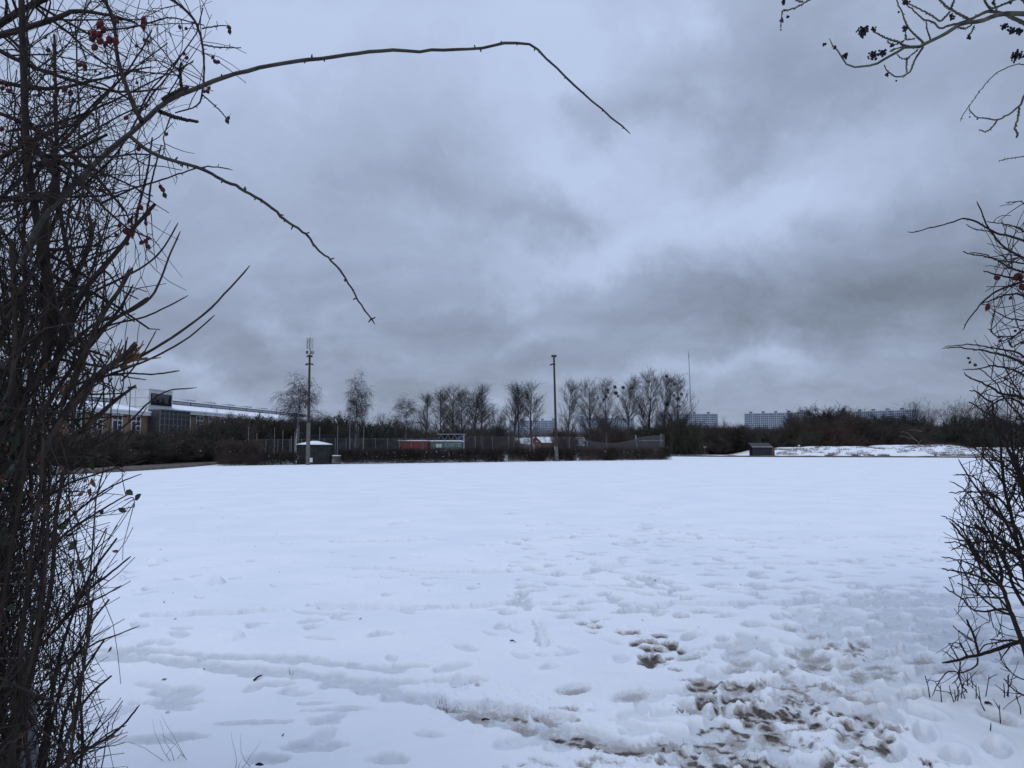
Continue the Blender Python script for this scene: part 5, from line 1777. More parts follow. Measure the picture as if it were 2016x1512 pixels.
kp = fbm(ix * 3.1, iz * 3.1, 63, 3) + .6 * np.exp(-((iz - 1.5) / .3) ** 2) > .12
V, Q = leaf_quads(rng, np.stack([ix, iy, iz], 1)[kp] - hs_base, .032)
put('foliage', mesh_from('ivy_leaves', V, Q, False), M['evergreen'], hsh)
C = np.array([W(x / 3.78, 400 + y / 3.78, 1.66) for x, y in ((905, 1150), (930, 1120), (885, 1165), (960, 1180), (920, 1195), (870, 1190), (985, 1170), (850, 1210), (900, 1225), (935, 1150))])
P, R = stems(rng, np.repeat(C, 3, 0), rng.normal(size=(30, 3)) * .4 + np.array([.8, 0, .55]), rng.uniform(.03, .06, 30), np.full(30, .0032), .3, n=4, jit=.12)
put('split_wood', tube_mesh('split_wood', [(P, R)], 4, hs_base), M['split_wood'], hsh)


def near_leaves(name, spots, size, m, parent, base, Y, n=1):
    C = np.array([W(x, y, Y + rng.normal(0, .05)) for x, y in spots for _ in range(n)]) - base
    K = len(C)
    a = unit(rng.normal(size=(K, 3)) + np.array([.3, 0, -.6]))
    b_ = unit(np.cross(a, rng.normal(size=(K, 3))))
    nr = np.cross(a, b_)
    s = (size * rng.uniform(.6, 1.25, K))[:, None]
    V = np.stack([C, C + a * s * .35 + b_ * s * .24 + nr * s * .08, C + a * s * .7 + b_ * s * .2 + nr * s * .06, C + a * s, C + a * s * .7 - b_ * s * .2 + nr * s * .06, C + a * s * .35 - b_ * s * .24 + nr * s * .08], 1).reshape(-1, 3)
    i0 = np.arange(K)[:, None] * 6
    Q = np.concatenate([i0 + np.array([[0, 1, 2, 3]]), i0 + np.array([[0, 3, 4, 5]])], 0)
    put(name, mesh_from(name, V, Q, False), M[m], parent)


near_leaves('foliage', [(x, y) for x, y in zip(rng.uniform(-20, 190, 70), rng.uniform(560, 960, 70))], .026, 'leaf_green', hsh, hs_base, 1.85)
near_leaves('foliage', [(175, 715), (215, 768), (205, 690), (80, 900), (120, 860), (225, 780), (60, 700), (190, 900), (235, 765)] + [(x, y) for x, y in zip(rng.uniform(0, 200, 40), rng.uniform(600, 1000, 40))], .022, 'leaf_brown', hsh, hs_base, 1.72)

# the low twiggy shrub in the corner
ls_base = np.array([-1.1, 1.72, 0.0])
lsh = thing('privet_shrub', 'low twiggy shrub with fine dark twigs and a few green leaves by the fence post', 'shrub', ls_base)
v1 = canes(rng, [(p_, a_, b_, c_ * .72, d_ * .72) for p_, a_, b_, c_, d_ in LOW], 28, .22)
put('stem', tube_mesh('privet_stems', [v1], 7, ls_base), M['twig_brown'], lsh)
K = 230
roots = np.stack([np.where(np.arange(K) < 66, rng.uniform(-2.1, -.85, K), rng.uniform(-5.0, -2.0, K)), rng.uniform(1.4, 2.7, K), np.full(K, .0)], 1)  # roots further out are unseen, added to darken the snow in front
roots[:, 0] = np.minimum(roots[:, 0], -.565 * roots[:, 1] - .02)
dirs = np.stack([rng.normal(.26, .15, K), rng.normal(0, .12, K), np.ones(K)], 1)
v2 = stems(rng, roots, dirs, rng.uniform(.8, 1.65, K), rng.uniform(.0035, .008, K), .35, n=14, jit=.09, up=.03, bias=(.02, 0, 0))
v2 = cull(*v2, keep_left(-30, 20, 21))
w1 = grow(rng, *v2, 22, t=(.15, 1), L=.40, Lvar=.45, ang=(15, 46), n=7, rr=.5, rmin=.0018, up=.03, bias=(.05, -.01, 0), jit=.11, tip=.45)
w1 = cull(*w1, keep_left(26, 58, 22))
w2 = grow(rng, *w1, 4, t=(.25, 1), L=.16, Lvar=.5, ang=(20, 48), n=5, rr=.65, rmin=.0011, up=.03, bias=(.05, 0, .02), jit=.13, tip=.6)
w2 = cull(*w2, keep_left(36, 56, 23))
w0 = grow(rng, *v1, 24, t=(.05, .97), L=.17, Lvar=.6, ang=(18, 48), n=5, rr=.4, rmin=.0011, up=.04, bias=(.05, 0, 0), jit=.13, tip=.5)
w0 = cull(*w0, keep_left(40, 25, 24))
put('twigs', tube_mesh('privet_twigs', [v2, w0, w1, w2], 4, ls_base), M['twig_dark'], lsh)
near_leaves('foliage', [(170, 940), (174, 930), (70, 1200), (85, 1205), (40, 1175), (150, 1090), (145, 1100), (95, 1330), (176, 1312), (205, 1005), (232, 1000), (265, 985), (248, 965), (170, 1150), (172, 1145), (60, 1210), (30, 1190), (100, 1310)] + [(x, y) for x, y in zip(rng.uniform(0, 170, 36), rng.uniform(960, 1500, 36))], .025, 'leaf_green', lsh, ls_base, 1.75)
near_leaves('foliage', [(220, 1272), (228, 1448), (60, 1330), (40, 1440), (30, 1480), (45, 1470), (20, 1500), (235, 1085), (150, 1370), (135, 1360)], .022, 'leaf_brown', lsh, ls_base, 1.7)

# wire fence with a leaning weathered post
pt, pb = W(43, 1340, 1.95), W(66, 1700, 1.95)
wf = thing('wire_fence', 'grey weathered fence post with slack wire inside the hedge shrubs', 'fence', (pb[0], pb[1], 0))
dirp = (pt - pb) / (pt[2] - pb[2])
b0 = np.array([dirp[0] * (0 - pb[2]), 0, 0.0])
tp = np.array([dirp[0] * (pt[2] - pb[2]), 0, pt[2]])
k = 10
pm = MB()
vs = []
for i, (s, r) in enumerate(((0, .029), (.5, .028), (.97, .027), (1.0, .022))):
    c = b0 + (tp - b0) * s
    vs += [(c[0] + r * math.cos(j * 2 * math.pi / k), c[1] + r * math.sin(j * 2 * math.pi / k), c[2]) for j in range(k)]
pm.add(vs, [(i * k + j, i * k + (j + 1) % k, (i + 1) * k + (j + 1) % k, (i + 1) * k + j) for i in range(3) for j in range(k)] + [tuple(range(3 * k, 4 * k))])
put('post', pm.mesh('fence_post_near'), M['post'], wf)
q0 = W(98, 1150, 2.0)
for (x0, y0, x1, y1) in ((100, 1150, -300, 1142), (115, 1292, -300, 1302)):
    P_, R_ = canes(rng, [([(x0, y0), ((x0 + x1) / 2, (y0 + y1) / 2 + 3), (x1, y1)], 1.95, 1.8, 4.5, 4.5)], 12, .3)
    put('wire', tube_mesh('fence_wire', [(P_, R_)], 5, wf.location), M['wire'], wf)

# ------------------------------------------------------------------ foreground: bush beside the footprints
def reg(ox, oy, s, pts):
    return [(ox + x / s, oy + y / s) for x, y in pts]


r7 = lambda *p: reg(1716, 850, 2.52, p)
r6 = lambda *p: reg(1716, 400, 3.36, p)
r5 = lambda *p: reg(1516, 0, 3.78, p)
RB = [
    (r7((790, 1190), (760, 1080), (745, 1040), (690, 890), (640, 760), (540, 640), (470, 540), (410, 470), (385, 440)), 5.0, 4.8, 14, 4), (r7((640, 760), (645, 700), (610, 600), (560, 510), (510, 462)), 4.9, 4.8, 8, 4.5),
    (r7((800, 1000), (770, 760), (730, 580), (690, 400), (660, 280), (645, 150), (638, 60), (610, -60)), 5.1, 5.1, 13, 4), (r7((820, 860), (770, 620), (720, 480), (640, 430), (560, 330), (480, 220), (432, 132)), 5.0, 4.8, 11, 3),
    (r7((800, 360), (760, 260), (710, 160), (680, 100), (660, 20)), 4.8, 4.8, 13, 5), (r7((780, 640), (650, 540), (560, 490), (480, 470), (420, 440)), 4.9, 4.8, 9, 3), (r7((640, 760), (560, 730), (470, 700), (400, 690), (345, 675)), 4.9, 4.7, 7, 3),
    (r7((690, 890), (640, 880), (560, 890), (495, 880), (440, 820), (385, 790), (355, 768)), 4.9, 4.7, 6, 2.5), (r7((640, 770), (560, 700), (500, 660), (440, 640), (345, 620)), 4.9, 4.7, 6, 2.5), (r7((820, 760), (740, 640), (640, 560), (560, 545), (460, 560), (390, 590)), 5.0, 4.8, 8, 2.5),
    (r7((730, 580), (650, 420), (580, 300), (500, 220), (404, 215)), 5.0, 4.8, 7, 2.5), (r7((690, 400), (620, 320), (540, 300), (440, 300), (385, 302)), 5.0, 4.9, 6, 2.4), (r7((690, 400), (640, 230), (560, 130), (500, 70)), 5.1, 5.0, 7, 2.5),
    (r7((820, 560), (780, 400), (740, 250), (700, 100), (690, -40)), 5.2, 5.2, 12, 5), (r7((755, 860), (700, 760), (660, 640), (570, 470), (500, 330), (420, 260), (383, 246)), 5.1, 4.9, 8, 2.4), (r7((560, 720), (500, 600), (430, 550), (360, 550)), 4.8, 4.8, 5, 2.4),
    (r7((540, 640), (460, 500), (400, 440), (347, 416)), 4.8, 4.8, 6, 2.5),
]
RU = [
    (r6((1110, 420), (1010, 365), (925, 320), (850, 265), (800, 205), (755, 130), (720, 40), (692, -12)), 4.2, 4.0, 9, 3), (r6((1110, 300), (1010, 250), (900, 215), (830, 200), (760, 160), (690, 120), (630, 103), (560, 115), (490, 140), (370, 165), (290, 190), (237, 190)), 4.2, 3.9, 8, 2.4),
    (r6((830, 200), (750, 182), (680, 170), (625, 140)), 4.1, 4.0, 4, 2.2), (r6((1110, 240), (1010, 190), (960, 160), (860, 135), (760, 122)), 4.2, 4.1, 6, 2.2), (r6((1110, 480), (1010, 455), (920, 430), (830, 378), (750, 352), (650, 338), (600, 317)), 4.2, 4.0, 7, 2.4),
    (r6((1110, 420), (1010, 400), (860, 380), (800, 365), (740, 335), (645, 325)), 4.2, 4.1, 6, 2.2), (r6((1110, 540), (1010, 520), (940, 495), (880, 485), (800, 465), (735, 448)), 4.2, 4.1, 8, 3), (r6((1110, 470), (1010, 515), (940, 540), (850, 570), (760, 630), (700, 690), (640, 770), (605, 840)), 4.2, 4.0, 8, 2.6),
    (r6((1110, 640), (1010, 615), (960, 600), (880, 610), (800, 640), (720, 665)), 4.2, 4.1, 8, 2.6), (r6((1110, 780), (1010, 775), (920, 765), (850, 735), (785, 695)), 4.2, 4.1, 6, 2.2), (r6((1110, 800), (1010, 835), (940, 880), (880, 905), (830, 918)), 4.2, 4.1, 7, 2.4), (r6((940, 880), (840, 885), (800, 860), (770, 828)), 4.1, 4.1, 4.5, 2.2),
    (r6((1110, 1100), (1010, 1065), (930, 1025), (850, 1000), (790, 990), (720, 970), (640, 965), (550, 955), (463, 960)), 4.4, 4.1, 9, 2.2), (r6((1110, 1060), (1010, 1020), (960, 985), (870, 970), (780, 955), (700, 940), (590, 938), (483, 947)), 4.4, 4.1, 7, 2.2),
    (r6((1110, 1180), (1010, 1140), (960, 1110), (870, 1085), (790, 1075), (700, 1098), (605, 1100)), 4.4, 4.2, 8, 2.4), (r6((1110, 1310), (1010, 1290), (940, 1270), (860, 1260), (780, 1210), (710, 1180), (650, 1155), (610, 1120)), 4.5, 4.3, 10, 3),
    (r6((820, 1560), (810, 1490), (800, 1400), (800, 1320), (760, 1300), (700, 1250), (645, 1240)), 4.7, 4.4, 9, 3), (r6((900, 1500), (850, 1430), (760, 1390), (700, 1345), (640, 1310)), 4.6, 4.4, 7, 2.6), (r6((1110, 1420), (1000, 1330), (900, 1290), (800, 1330), (740, 1400)), 4.6, 4.4, 8, 3),
    (r6((1010, 1300), (930, 1180), (880, 1080), (870, 985)), 4.4, 4.3, 5, 2.2), (r6((1110, 1480), (1000, 1420), (880, 1290), (830, 1200), (760, 1130), (700, 1090)), 4.5, 4.3, 7, 2.4), (r6((1060, 60), (1000, -5), (940, -8), (890, -3)), 4.0, 4.0, 4, 2.2), (r6((1110, 1010), (1010, 920), (930, 950), (900, 900)), 4.3, 4.2, 6, 3),
]
RLIM = np.array([(-400, 2100), (0, 2100), (380, 1990), (420, 1960), (500, 1930), (560, 1950), (650, 1940), (720, 1930), (800, 1915), (880, 1905), (930, 1890), (1000, 1875), (1060, 1868), (1140, 1868), (1200, 1885), (1250, 1930), (1330, 1990), (2000, 2000)])


def keep_right(extra=0, fuzz=24, seed=1):
    r = np.random.default_rng(seed)

    def f(px, py):
        lim = np.interp(py, RLIM[:, 0], RLIM[:, 1]) - extra + np.abs(r.normal(0, fuzz, (px.shape[0], 1)))
        return px > lim
    return f




def rooted(P, R, cx, cy, spread, r):
    """basal canes: from the ground up to the first point of every shoot that starts outside the frame"""
    out = []
    for i in range(len(P)):
        p = P[i, 0]
        if project(p)[0] < 2018:
            continue
        a = np.array([cx + r.normal(0, spread), cy + r.normal(0, spread), -.03])
        m = a * .35 + p * .65 + np.array([.12 + .1 * r.random(), 0, .12])
        out.append(catmull([tuple(a), tuple((a + m) / 2 + np.array([.06, 0, .05])), tuple(m), tuple(p)], 14))
    out = np.array(out)
    return out, np.tile(np.linspace(.011, .006, 14), (len(out), 1))


rb_base = np.array([3.55, 5.0, 0.0])
rbu = thing('hawthorn_bush', 'bare forked bush with dark branching stems beside the footprints', 'bush', rb_base)
x1_ = canes(rng, [(p_, a_, b_, c_ * .82, d_ * .8) for p_, a_, b_, c_, d_ in RB], 28, .7)
put('stem', tube_mesh('hawthorn_stems', [x1_, rooted(*x1_, 3.95, 5.05, .12, np.random.default_rng(71))], 7, rb_base), M['twig_dark'], rbu)
K = 120
roots = np.stack([np.where(np.arange(K) < 60, rng.uniform(3.55, 5.6, K), rng.uniform(5.0, 9.0, K)), rng.uniform(4.6, 6.2, K), np.zeros(K)], 1)  # second half lies out of view, added so the hedge shades near snow
dirs = np.stack([rng.normal(-.18, .25, K), rng.normal(0, .2, K), np.ones(K)], 1)
x2_ = stems(rng, roots, dirs, rng.uniform(1.6, 3.0, K), rng.uniform(.010, .022, K), .25, n=16, jit=.07, up=.01, bias=(-.015, 0, 0))
x2_ = cull(*x2_, keep_right(-40, 20, 31))
y0_ = grow(rng, *x1_, 14, t=(.08, .96), L=.38, Lvar=.5, ang=(30, 65), n=7, rr=.5, rmin=.0032, up=.06, bias=(-.02, 0, 0), jit=.16, tip=.55)
y0_ = cull(*y0_, keep_right(14, 22, 32))
y1_ = grow(rng, *x2_, 17, t=(.2, 1), L=.62, Lvar=.5, ang=(30, 65), n=7, rr=.4, rmin=.0034, up=.05, bias=(-.03, 0, 0), jit=.15, tip=.5)
y1_ = cull(*y1_, keep_right(0, 22, 33))
y2_ = grow(rng, *y1_, 4, t=(.2, 1), L=.26, Lvar=.5, ang=(30, 65), n=5, rr=.6, rmin=.0028, up=.03, bias=(-.02, 0, 0), jit=.18, tip=.6)
y2_ = cull(*y2_, keep_right(8, 22, 34))
y3_ = grow(rng, *y0_, 4, t=(.25, 1), L=.16, Lvar=.5, ang=(30, 70), n=4, rr=.65, rmin=.0026, up=.03, jit=.2, tip=.6)
y3_ = cull(*y3_, keep_right(22, 22, 35))
put('twigs', tube_mesh('hawthorn_twigs', [x2_, y0_, y1_, y2_, y3_], 4, rb_base), M['twig_dark'], rbu)

rr_base = np.array([3.9, 4.3, 0.0])
rrb = thing('rose_shrub', 'thin arching rose shoots with a few red hips above the forked bush', 'bush', rr_base)
z1_ = canes(rng, [(p_, a_, b_, c_ * .66, d_ * .8) for p_, a_, b_, c_, d_ in RU], 28, .6)
zt_ = grow(rng, *z1_, 10, t=(.05, .95), L=.010, ang=(60, 100), n=2, rr=.6, rmin=.0018, tip=.1)
put('cane', tube_mesh('rose_shoots', [z1_, zt_, rooted(*z1_, 4.35, 4.45, .18, np.random.default_rng(72))], 6, rr_base), M['twig_dark'], rrb)
z2_ = grow(rng, *z1_, 7, t=(.05, .9), L=.20, Lvar=.55, ang=(30, 70), n=6, rr=.45, rmin=.0024, up=.03, jit=.18, tip=.6)
z2_ = cull(*z2_, keep_right(26, 18, 41))
K = 30
roots = np.stack([rng.uniform(3.6, 5.2, K), rng.uniform(4.0, 5.2, K), np.zeros(K)], 1)
z4_ = stems(rng, roots, np.stack([rng.normal(-.1, .2, K), rng.normal(0, .2, K), np.ones(K)], 1), rng.uniform(2.2, 3.6, K), rng.uniform(.006, .013, K), .3, n=16, jit=.06, up=.0)
z4_ = cull(*z4_, keep_right(-60, 20, 42))
z5_ = grow(rng, *z4_, 12, t=(.25, 1), L=.5, Lvar=.5, ang=(30, 70), n=7, rr=.45, rmin=.0026, up=.02, bias=(-.03, 0, 0), jit=.14, tip=.5)
z5_ = cull(*z5_, keep_right(-8, 26, 43))
put('twigs', tube_mesh('rose_shoot_twigs', [z2_, z4_, z5_], 4, rr_base), M['twig_dark'], rrb)
for x, y, s in ((825, 493, 1.7), (838, 495, 1.3), (768, 690, 1.7), (768, 675, 1.2), (965, 480, 2), (985, 490, 2), (950, 495, 1.6), (1000, 555, 2.2), (990, 560, 1.6), (650, 1053, -.9), (640, 1025, -.9), (685, 1070, -1.1), (845, 885, -1), (850, 910, -1), (950, 845, -1), (918, 627, -1), (998, 922, -1.1), (885, 1160, -1)):
    px, py = r6((x, y))[0]
    p = W(px, py, 4.1) - rr_base
    q = .0078 * abs(s)
    put('rose_hip', hip_red if s > 0 else hip_blk, None, rrb, p, (hr.uniform(-1.2, 1.2), hr.uniform(-1.2, 1.2), 0), (q, q, q))

# a cut branch lying across the snow under the bush
LY = [
    (r7((790, 1010), (750, 1035), (690, 1055), (620, 1080), (540, 1105), (480, 1115), (420, 1135), (350, 1145)), 5.3, 5.0, 11, 5), (r7((530, 1100), (510, 1020), (480, 950), (470, 930)), 5.1, 5.1, 7, 5), (r7((500, 1030), (480, 1020), (458, 1005)), 5.1, 5.1, 3, 2), (r7((470, 1112), (455, 1075), (438, 1045)), 5.1, 5.1, 4, 2.4),
    (r7((430, 1130), (405, 1085), (385, 1050)), 5.05, 5.05, 4, 2.2), (r7((740, 1040), (660, 1035), (585, 1030)), 5.2, 5.1, 4, 3), (r7((440, 1140), (432, 1215), (400, 1250)), 5.0, 4.9, 4, 2.2), (r7((525, 1120), (520, 1160), (450, 1195), (380, 1190), (330, 1250), (300, 1312)), 5.0, 4.75, 4, 2.2),
    (r7((800, 1240), (720, 1215), (660, 1160), (635, 1100), (615, 1040)), 4.9, 4.9, 3, 2.2), (r7((430, 1200), (450, 1260), (475, 1292)), 5.0, 4.9, 4, 3), (r7((780, 1320), (740, 1300), (700, 1275), (655, 1225)), 4.8, 4.8, 4, 2.6), (r7((530, 1100), (560, 1060), (600, 1050), (700, 1030)), 5.1, 5.2, 3, 3),
    (r7((480, 1115), (430, 1050), (380, 1050)), 5.1, 5.1, 3, 2),
]
lb = canes(rng, [(p_, a_, b_, c_ * .8, d_ * .8) for p_, a_, b_, c_, d_ in LY], 20, .5)
lt = grow(rng, *lb, 4, t=(.2, .95), L=.12, ang=(35, 70), n=4, rr=.5, rmin=.0028, jit=.15)
tag(put('cut_branch', tube_mesh('cut_branch', [lb, lt], 6), M['twig_dark']), 'dark cut branch propped low over the snow under the forked bush', 'branch')

# cut stems poking out of the snow
for x0, y0, x1, y1 in ((290, 1285, 265, 1210), (345, 1320, 340, 1255), (415, 1330, 385, 1260), (420, 1325, 425, 1265), (470, 1290, 440, 1220), (480, 1270, 475, 1200), (505, 1265, 490, 1200), (515, 1290, 518, 1250), (565, 1365, 530, 1265), (655, 1310, 655, 1250), (665, 1305, 680, 1205), (675, 1310, 675, 1210), (740, 1390, 715, 1310),
                       (637, 1435, 633, 1355), (585, 1480, 590, 1455), (560, 1310, 583, 1210), (440, 1300, 455, 1240), (400, 1330, 412, 1280)):
    (p0, p1), (q0x, q1y) = r7((x0, y0))[0], r7((x1, y1))[0]
    a = G(p0, p1)
    c = W(q0x, q1y, a[1] + rng.normal(0, .03))
    a[2] = ground_z(a[0], a[1]) - .03
    P_ = np.array([[a, (a + c) / 2 + rng.normal(0, .006, 3), c]])
    tw = grow(rng, P_, np.full((1, 3), .006), 1, t=(.5, .9), L=.05, ang=(25, 45), n=3, rr=.6, rmin=.002)
    me = tube_mesh('cut_stem', [(P_ - a, np.array([[.0036, .0032, .0024]])), (tw[0] - a, tw[1])], 6)
    tag(put('woody_shoot', me, M['twig_dark'], None, a), 'thin dark cut shoot sticking up out of the snow under the forked bush', 'shoot', 'cut shoots in the snow under the bush')

# ------------------------------------------------------------------ overhanging tree with black berries
bt_base = np.array([3.9, 3.1, 0.0])
bt = thing('berry_tree', 'overhanging bare tree branch with lichened bark and black berry clusters', 'tree', bt_base)
limb = [
    (r5((2500, 240), (2250, 150), (1990, 108), (1890, 104), (1740, 100), (1650, 125), (1560, 160), (1480, 165), (1400, 190), (1330, 235), (1270, 270), (1180, 310), (1130, 345), (1050, 350), (990, 365), (920, 405), (850, 440), (790, 480), (720, 492), (640, 500), (560, 470), (530, 420), (500, 375), (460, 330), (440, 285)), 3.1, 3.3, 13, 2.4),
    (r5((1740, 100), (1640, 85), (1580, 100), (1500, 140), (1400, 175), (1330, 190), (1265, 212), (1220, 170), (1130, 135), (1060, 70), (990, 10)), 3.2, 3.3, 7, 2.4), (r5((1650, 75), (1610, 30), (1590, -30)), 3.2, 3.2, 5, 4), (r5((1490, 150), (1400, 100), (1330, 60), (1250, -10)), 3.2, 3.3, 6, 4), (r5((1340, 70), (1358, 35), (1366, 0)), 3.2, 3.2, 3.4, 2.4),
    (r5((1340, 85), (1300, 130), (1265, 155), (1210, 120), (1120, 70), (1020, 25), (975, -12)), 3.25, 3.3, 4.5, 2.6), (r5((1150, 325), (1090, 270), (1040, 220), (1010, 170), (985, 100), (960, 50), (938, -12)), 3.25, 3.3, 4.5, 2.6), (r5((1050, 350), (990, 335), (960, 315), (880, 290), (800, 250), (760, 225)), 3.25, 3.25, 5, 3),
    (r5((1195, 300), (1175, 240), (1165, 200), (1165, 155)), 3.2, 3.2, 3.2, 2.2), (r5((1140, 350), (1080, 440), (1050, 520), (1020, 550), (950, 575), (890, 545), (860, 510), (850, 478)), 3.2, 3.2, 4.5, 2.2), (r5((1100, 370), (1050, 410), (1010, 440), (965, 425), (950, 402)), 3.25, 3.2, 3.2, 2), (r5((1020, 440), (1015, 500), (1020, 545)), 3.2, 3.2, 3, 2.4),
    (r5((1740, 100), (1840, 150), (1990, 215), (2200, 300)), 3.2, 3.1, 8, 9), (r5((2300, 300), (2000, 500), (1890, 720), (1860, 780), (1780, 850), (1690, 890), (1620, 885), (1540, 870), (1490, 830), (1480, 795)), 3.1, 3.2, 7, 2.2), (r5((1690, 895), (1650, 950), (1600, 980), (1560, 965)), 3.2, 3.2, 3.4, 2), (r5((1855, 790), (1845, 880), (1822, 955), (1842, 995), (1835, 1025)), 3.2, 3.2, 3.4, 4),
    (r5((2100, 470), (1890, 480), (1830, 480), (1690, 540), (1610, 620), (1560, 680), (1480, 790), (1420, 880), (1415, 902)), 3.2, 3.3, 2.4, 1.6), (r5((2100, 1120), (1890, 1165), (1810, 1175), (1700, 1200)), 3.2, 3.3, 2.4, 1.4), (r5((700, -200), (450, -70), (300, -5), (240, 30), (190, 55), (130, 75), (100, 70)), 3.2, 3.2, 5, 3), (r5((130, 75), (92, 85), (85, 140), (80, 210)), 3.2, 3.2, 2.6, 1.8), (r5((240, 15), (210, 5), (180, -10)), 3.2, 3.2, 3, 2.4),
    (r5((1640, 70), (1720, 40), (1800, 5), (1900, -40)), 3.2, 3.1, 4, 4), (r5((1690, 85), (1670, 40), (1665, -5)), 3.2, 3.2, 3, 2), (r5((1930, 60), (1870, -10)), 3.2, 3.2, 5, 5), (r5((1520, 190), (1505, 230), (1480, 260)), 3.2, 3.2, 2.4, 1.8), (r5((1080, 285), (1040, 295), (1010, 285), (1010, 210)), 3.25, 3.25, 2.6, 2), (r5((1000, 300), (940, 330), (890, 320), (870, 300)), 3.25, 3.25, 2.4, 1.8),
    (r5((1000, 345), (930, 365), (890, 385)), 3.25, 3.2, 3, 2), (r5((1500, 185), (1450, 212), (1400, 205)), 3.2, 3.2, 3, 2.4),
]
q1 = canes(rng, limb, 40, .55)
kn = grow(rng, *q1, 26, t=(.03, .98), L=.007, Lvar=.5, ang=(50, 90), n=2, rr=.6, rmin=.0016, tip=.6)
put('branch', tube_mesh('berry_branches', [q1, kn], 7, bt_base), M['bark_lichen'], bt)
lend = q1[0][0, 0]
trunk = catmull([(3.9, 3.1, -.1), (3.95, 3.05, 1.2), (3.85, 3.1, 2.6), (3.9, 3.0, 4.0), (3.6, 2.4, 5.6)], 20)
put('trunk', tube_mesh('berry_trunk', [(trunk[None], np.linspace(.11, .05, 20)[None])], 10, bt_base), M['bark_lichen'], bt)
lim2 = catmull([tuple(trunk[10]), tuple((trunk[10] + lend) / 2 + np.array([0, 0, .1])), tuple(lend)], 10)
up = stems(rng, trunk[rng.integers(9, 20, 46)], np.stack([rng.normal(-.9, .8, 46), rng.normal(-.2, .9, 46), rng.uniform(.15, 1.0, 46)], 1), rng.uniform(2.0, 5.0, 46), np.full(46, .03), .25, n=10, jit=.1, up=.02)  # unseen crown over the camera, added to cut sky light on near snow
up1 = grow(rng, *up, 18, t=(.15, 1), L=.9, Lvar=.5, ang=(30, 65), n=6, rr=.5, rmin=.004, jit=.15)
up2 = grow(rng, *up1, 6, t=(.2, 1), L=.35, Lvar=.5, ang=(30, 65), n=4, rr=.6, rmin=.003, jit=.18)
above = lambda px, py: (py < -25) | (px > 2060)
unseen = lambda P, R: cull(P, R, above)
put('limb', tube_mesh('limb_and_unseen_crown', [(lim2[None], np.linspace(.05, float(q1[1][0, 0]), 10)[None]), unseen(*up), unseen(*up1), unseen(*up2)], 6, bt_base), M['bark_lichen'], bt)


def ball(V, Q, c, r, k=6):
    o = len(V)
    for a in (-.95, -.5, 0, .5, .95):
        rr_ = math.sqrt(max(0.02, 1 - a * a)) * r
        for i in range(k):
            V.append((c[0] + rr_ * math.cos(i * 2 * math.pi / k), c[1] + rr_ * math.sin(i * 2 * math.pi / k), c[2] + a * r))
    for j in range(4):
        for i in range(k):
            Q.append((o + j * k + i, o + j * k + (i + 1) % k, o + (j + 1) * k + (i + 1) % k, o + (j + 1) * k + i))


for x, y, s in ((690, 230, 46), (770, 215, 24), (770, 410, 42), (840, 390, 32), (560, 415, 28), (480, 350, 18), (410, 330, 16), (905, 335, 20), (870, 555, 18), (1480, 280, 22), (1740, 200, 30), (1800, 225, 32), (1850, 230, 34), (1840, 420, 48), (1000, 210, 26), (90, 150, 15), (130, 125, 15), (100, 15, 26), (1010, 20, 30), (1350, 125, 26), (80, 215, 8),
                (940, 605, 6), (1790, 20, 15), (1660, 20, 16), (1490, 870, 6), (1540, 885, 6), (955, 90, 10), (720, 200, 20), (680, 265, 24)):
    px, py = r5((x, y))[0]
    c = W(px, py, 3.24)
    n_b = max(1, int((s / 5.2) ** 2 * .62))
    Rr = s / 3.78 * 3.24 / F
    V, Q, PPs = [], [], []
    ctr = np.array([rng.normal(0, .3) * Rr, 0, .9 * Rr])
    for _ in range(n_b):
        d_ = rng.normal(size=3)
        d_ = d_ / np.linalg.norm(d_) * Rr * rng.uniform(.25, 1.0)
        ball(V, Q, d_, .0048 * rng.uniform(.75, 1.15))
        PPs.append([ctr * .6, (d_ + ctr * .6) / 2 + rng.normal(0, .002, 3), d_])
    V2, Q2 = tube_arrays([(np.array(PPs), np.full((n_b, 3), .0011))], 4)
    me = mesh_from('berry_cluster', np.vstack([np.array(V), V2]), np.vstack([np.array(Q), Q2 + len(V)]))
    put('berry_cluster', me, M['berry'], bt, c - bt_base)

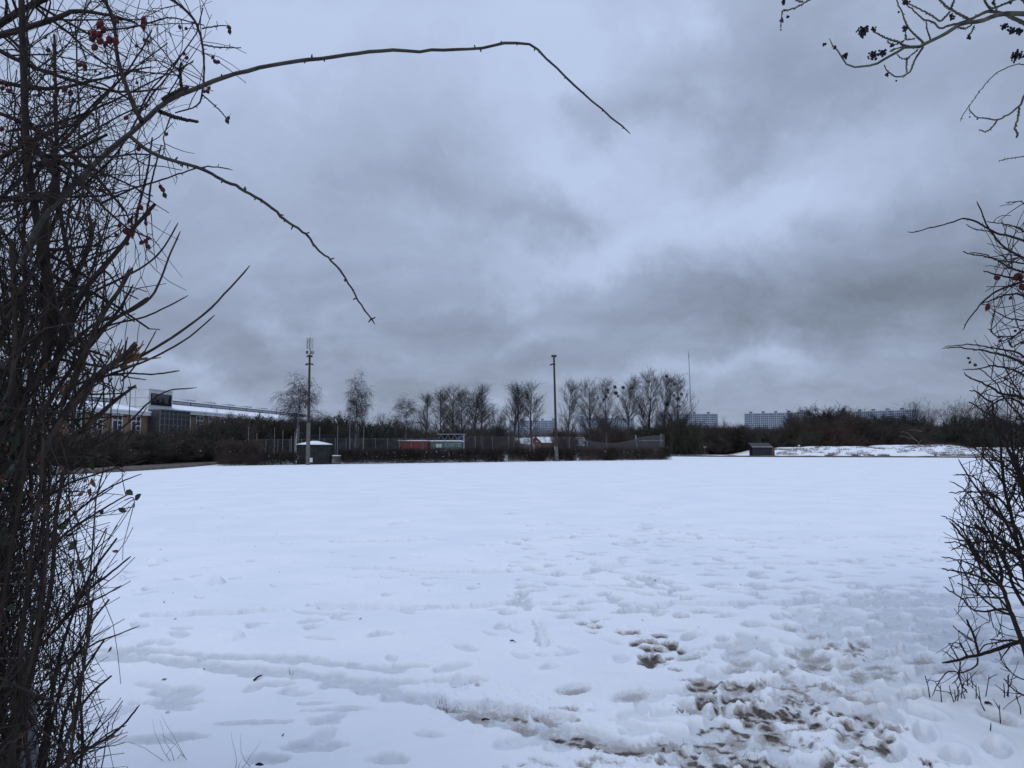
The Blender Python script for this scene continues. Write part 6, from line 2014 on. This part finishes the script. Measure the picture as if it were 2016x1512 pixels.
# ------------------------------------------------------------------ bits lying on the snow
V = np.array([(0, 0, 0), (.35, .22, .10), (.75, .18, .06), (1, 0, .14), (.75, -.18, .05), (.35, -.2, .12)], float) - np.array([.5, 0, 0])
leaf_me = mesh_from('dead_leaf', V, [(0, 1, 2, 3), (0, 3, 4, 5)], False)
leaf_me.materials.append(M['leaf_brown'])
leaf2 = leaf_me.copy()
leaf2.materials.clear()
leaf2.materials.append(M['twig_dark'])
for px, py in [(hr.uniform(240, 1900), 935 + 230 * hr.random() ** 1.5) for _ in range(44)] + list(((340, 1169), (323, 1186), (345, 1219), (306, 1264), (402, 1317), (323, 1336), (700, 1356), (550, 1128), (942, 1149), (710, 1219), (795, 1121), (557, 1443), (1488, 1252), (1265, 1223), (1375, 1235), (1290, 1138), (1415, 1164), (1640, 1150), (1770, 1155), (1680, 1378), (1810, 1412), (1745, 1274), (440, 1020),
               (640, 1010), (900, 1020), (1040, 1095), (1420, 1040), (1800, 1290), (600, 1400), (1015, 1262), (1745, 1100), (470, 930 + 90), (760, 1060), (1100, 1075), (330, 1400), (1620, 1330))):
    c = G(px, py)
    z = ground_z(c[0], c[1]) + .004
    s = hr.uniform(.025, .05)
    o = put('dead_leaf', leaf2 if hr.random() < .6 else leaf_me, None, None, (c[0], c[1], z), (hr.uniform(-.4, .4), hr.uniform(-.4, .4), hr.uniform(0, 6)), (s, s * .8, s))
    tag(o, 'small dark dead leaf lying on the open snow', 'leaf', 'dead leaves scattered on the snow')
for x0, y0, x1, y1, w, lab in ((500, 1339, 516, 1331, 4, 'short dark twig on the snow beside the upper wheel rut'), (948, 1411, 964, 1411, 4, 'short dark twig at the edge of the muddy rut'), (505, 1500, 518, 1496, 9, 'dark scrap of bark on the snow at the very front'), (1005, 1260, 1013, 1262, 3, 'tiny twig on clean snow before the small mud holes'), (1940, 1382, 1953, 1390, 5, 'broken dark stick lying under the forked bush')):
    a, c = G(x0, y0), G(x1, y1)
    a[2], c[2] = ground_z(a[0], a[1]) + .008, ground_z(c[0], c[1]) + .012
    r = w / 2 * a[1] / F
    mid = (a + c) / 2 + np.array([0, 0, .006])
    tag(put('twig', tube_mesh('snow_twig', [(np.array([[a, mid, c]]) - a, np.array([[r, r * .9, r * .5]]))], 6), M['twig_dark'], None, a), lab, 'twig')
# grass blades at the edge of the ruts and mud
pts, Ls = [], []
for px, py, n_, sp_, l_ in ((878, 1388, 26, 10, .07), (868, 1374, 10, 4, .05), (1290, 1300, 14, 18, .04), (1470, 1490, 40, 30, .05), (1430, 1500, 22, 22, .05), (1380, 1460, 10, 30, .04), (1560, 1405, 12, 14, .04), (575, 1320, 6, 3, .05), (1400, 1370, 10, 10, .03), (350, 1490, 8, 20, .25), (475, 1506, 4, 12, .2)):
    for _ in range(n_):
        c = G(px + rng.normal(0, sp_), min(1530, py + rng.normal(0, sp_ * .3)))
        c[2] = ground_z(c[0], c[1]) - .01
        pts.append(c)
        Ls.append(l_ * rng.uniform(.5, 1.3))
K = len(pts)
Pg, Rg = stems(rng, np.array(pts), rng.normal(size=(K, 3)) * .6 + np.array([0, 0, 1]), np.array(Ls), np.full(K, .0015), .3, n=5, jit=.22)
tag(put('grass_blades', tube_mesh('grass_blades', [(Pg, Rg)], 3), M['dry_grass']), 'sparse dull grass blades at the edges of the ruts and mud', 'grass', kind='stuff')
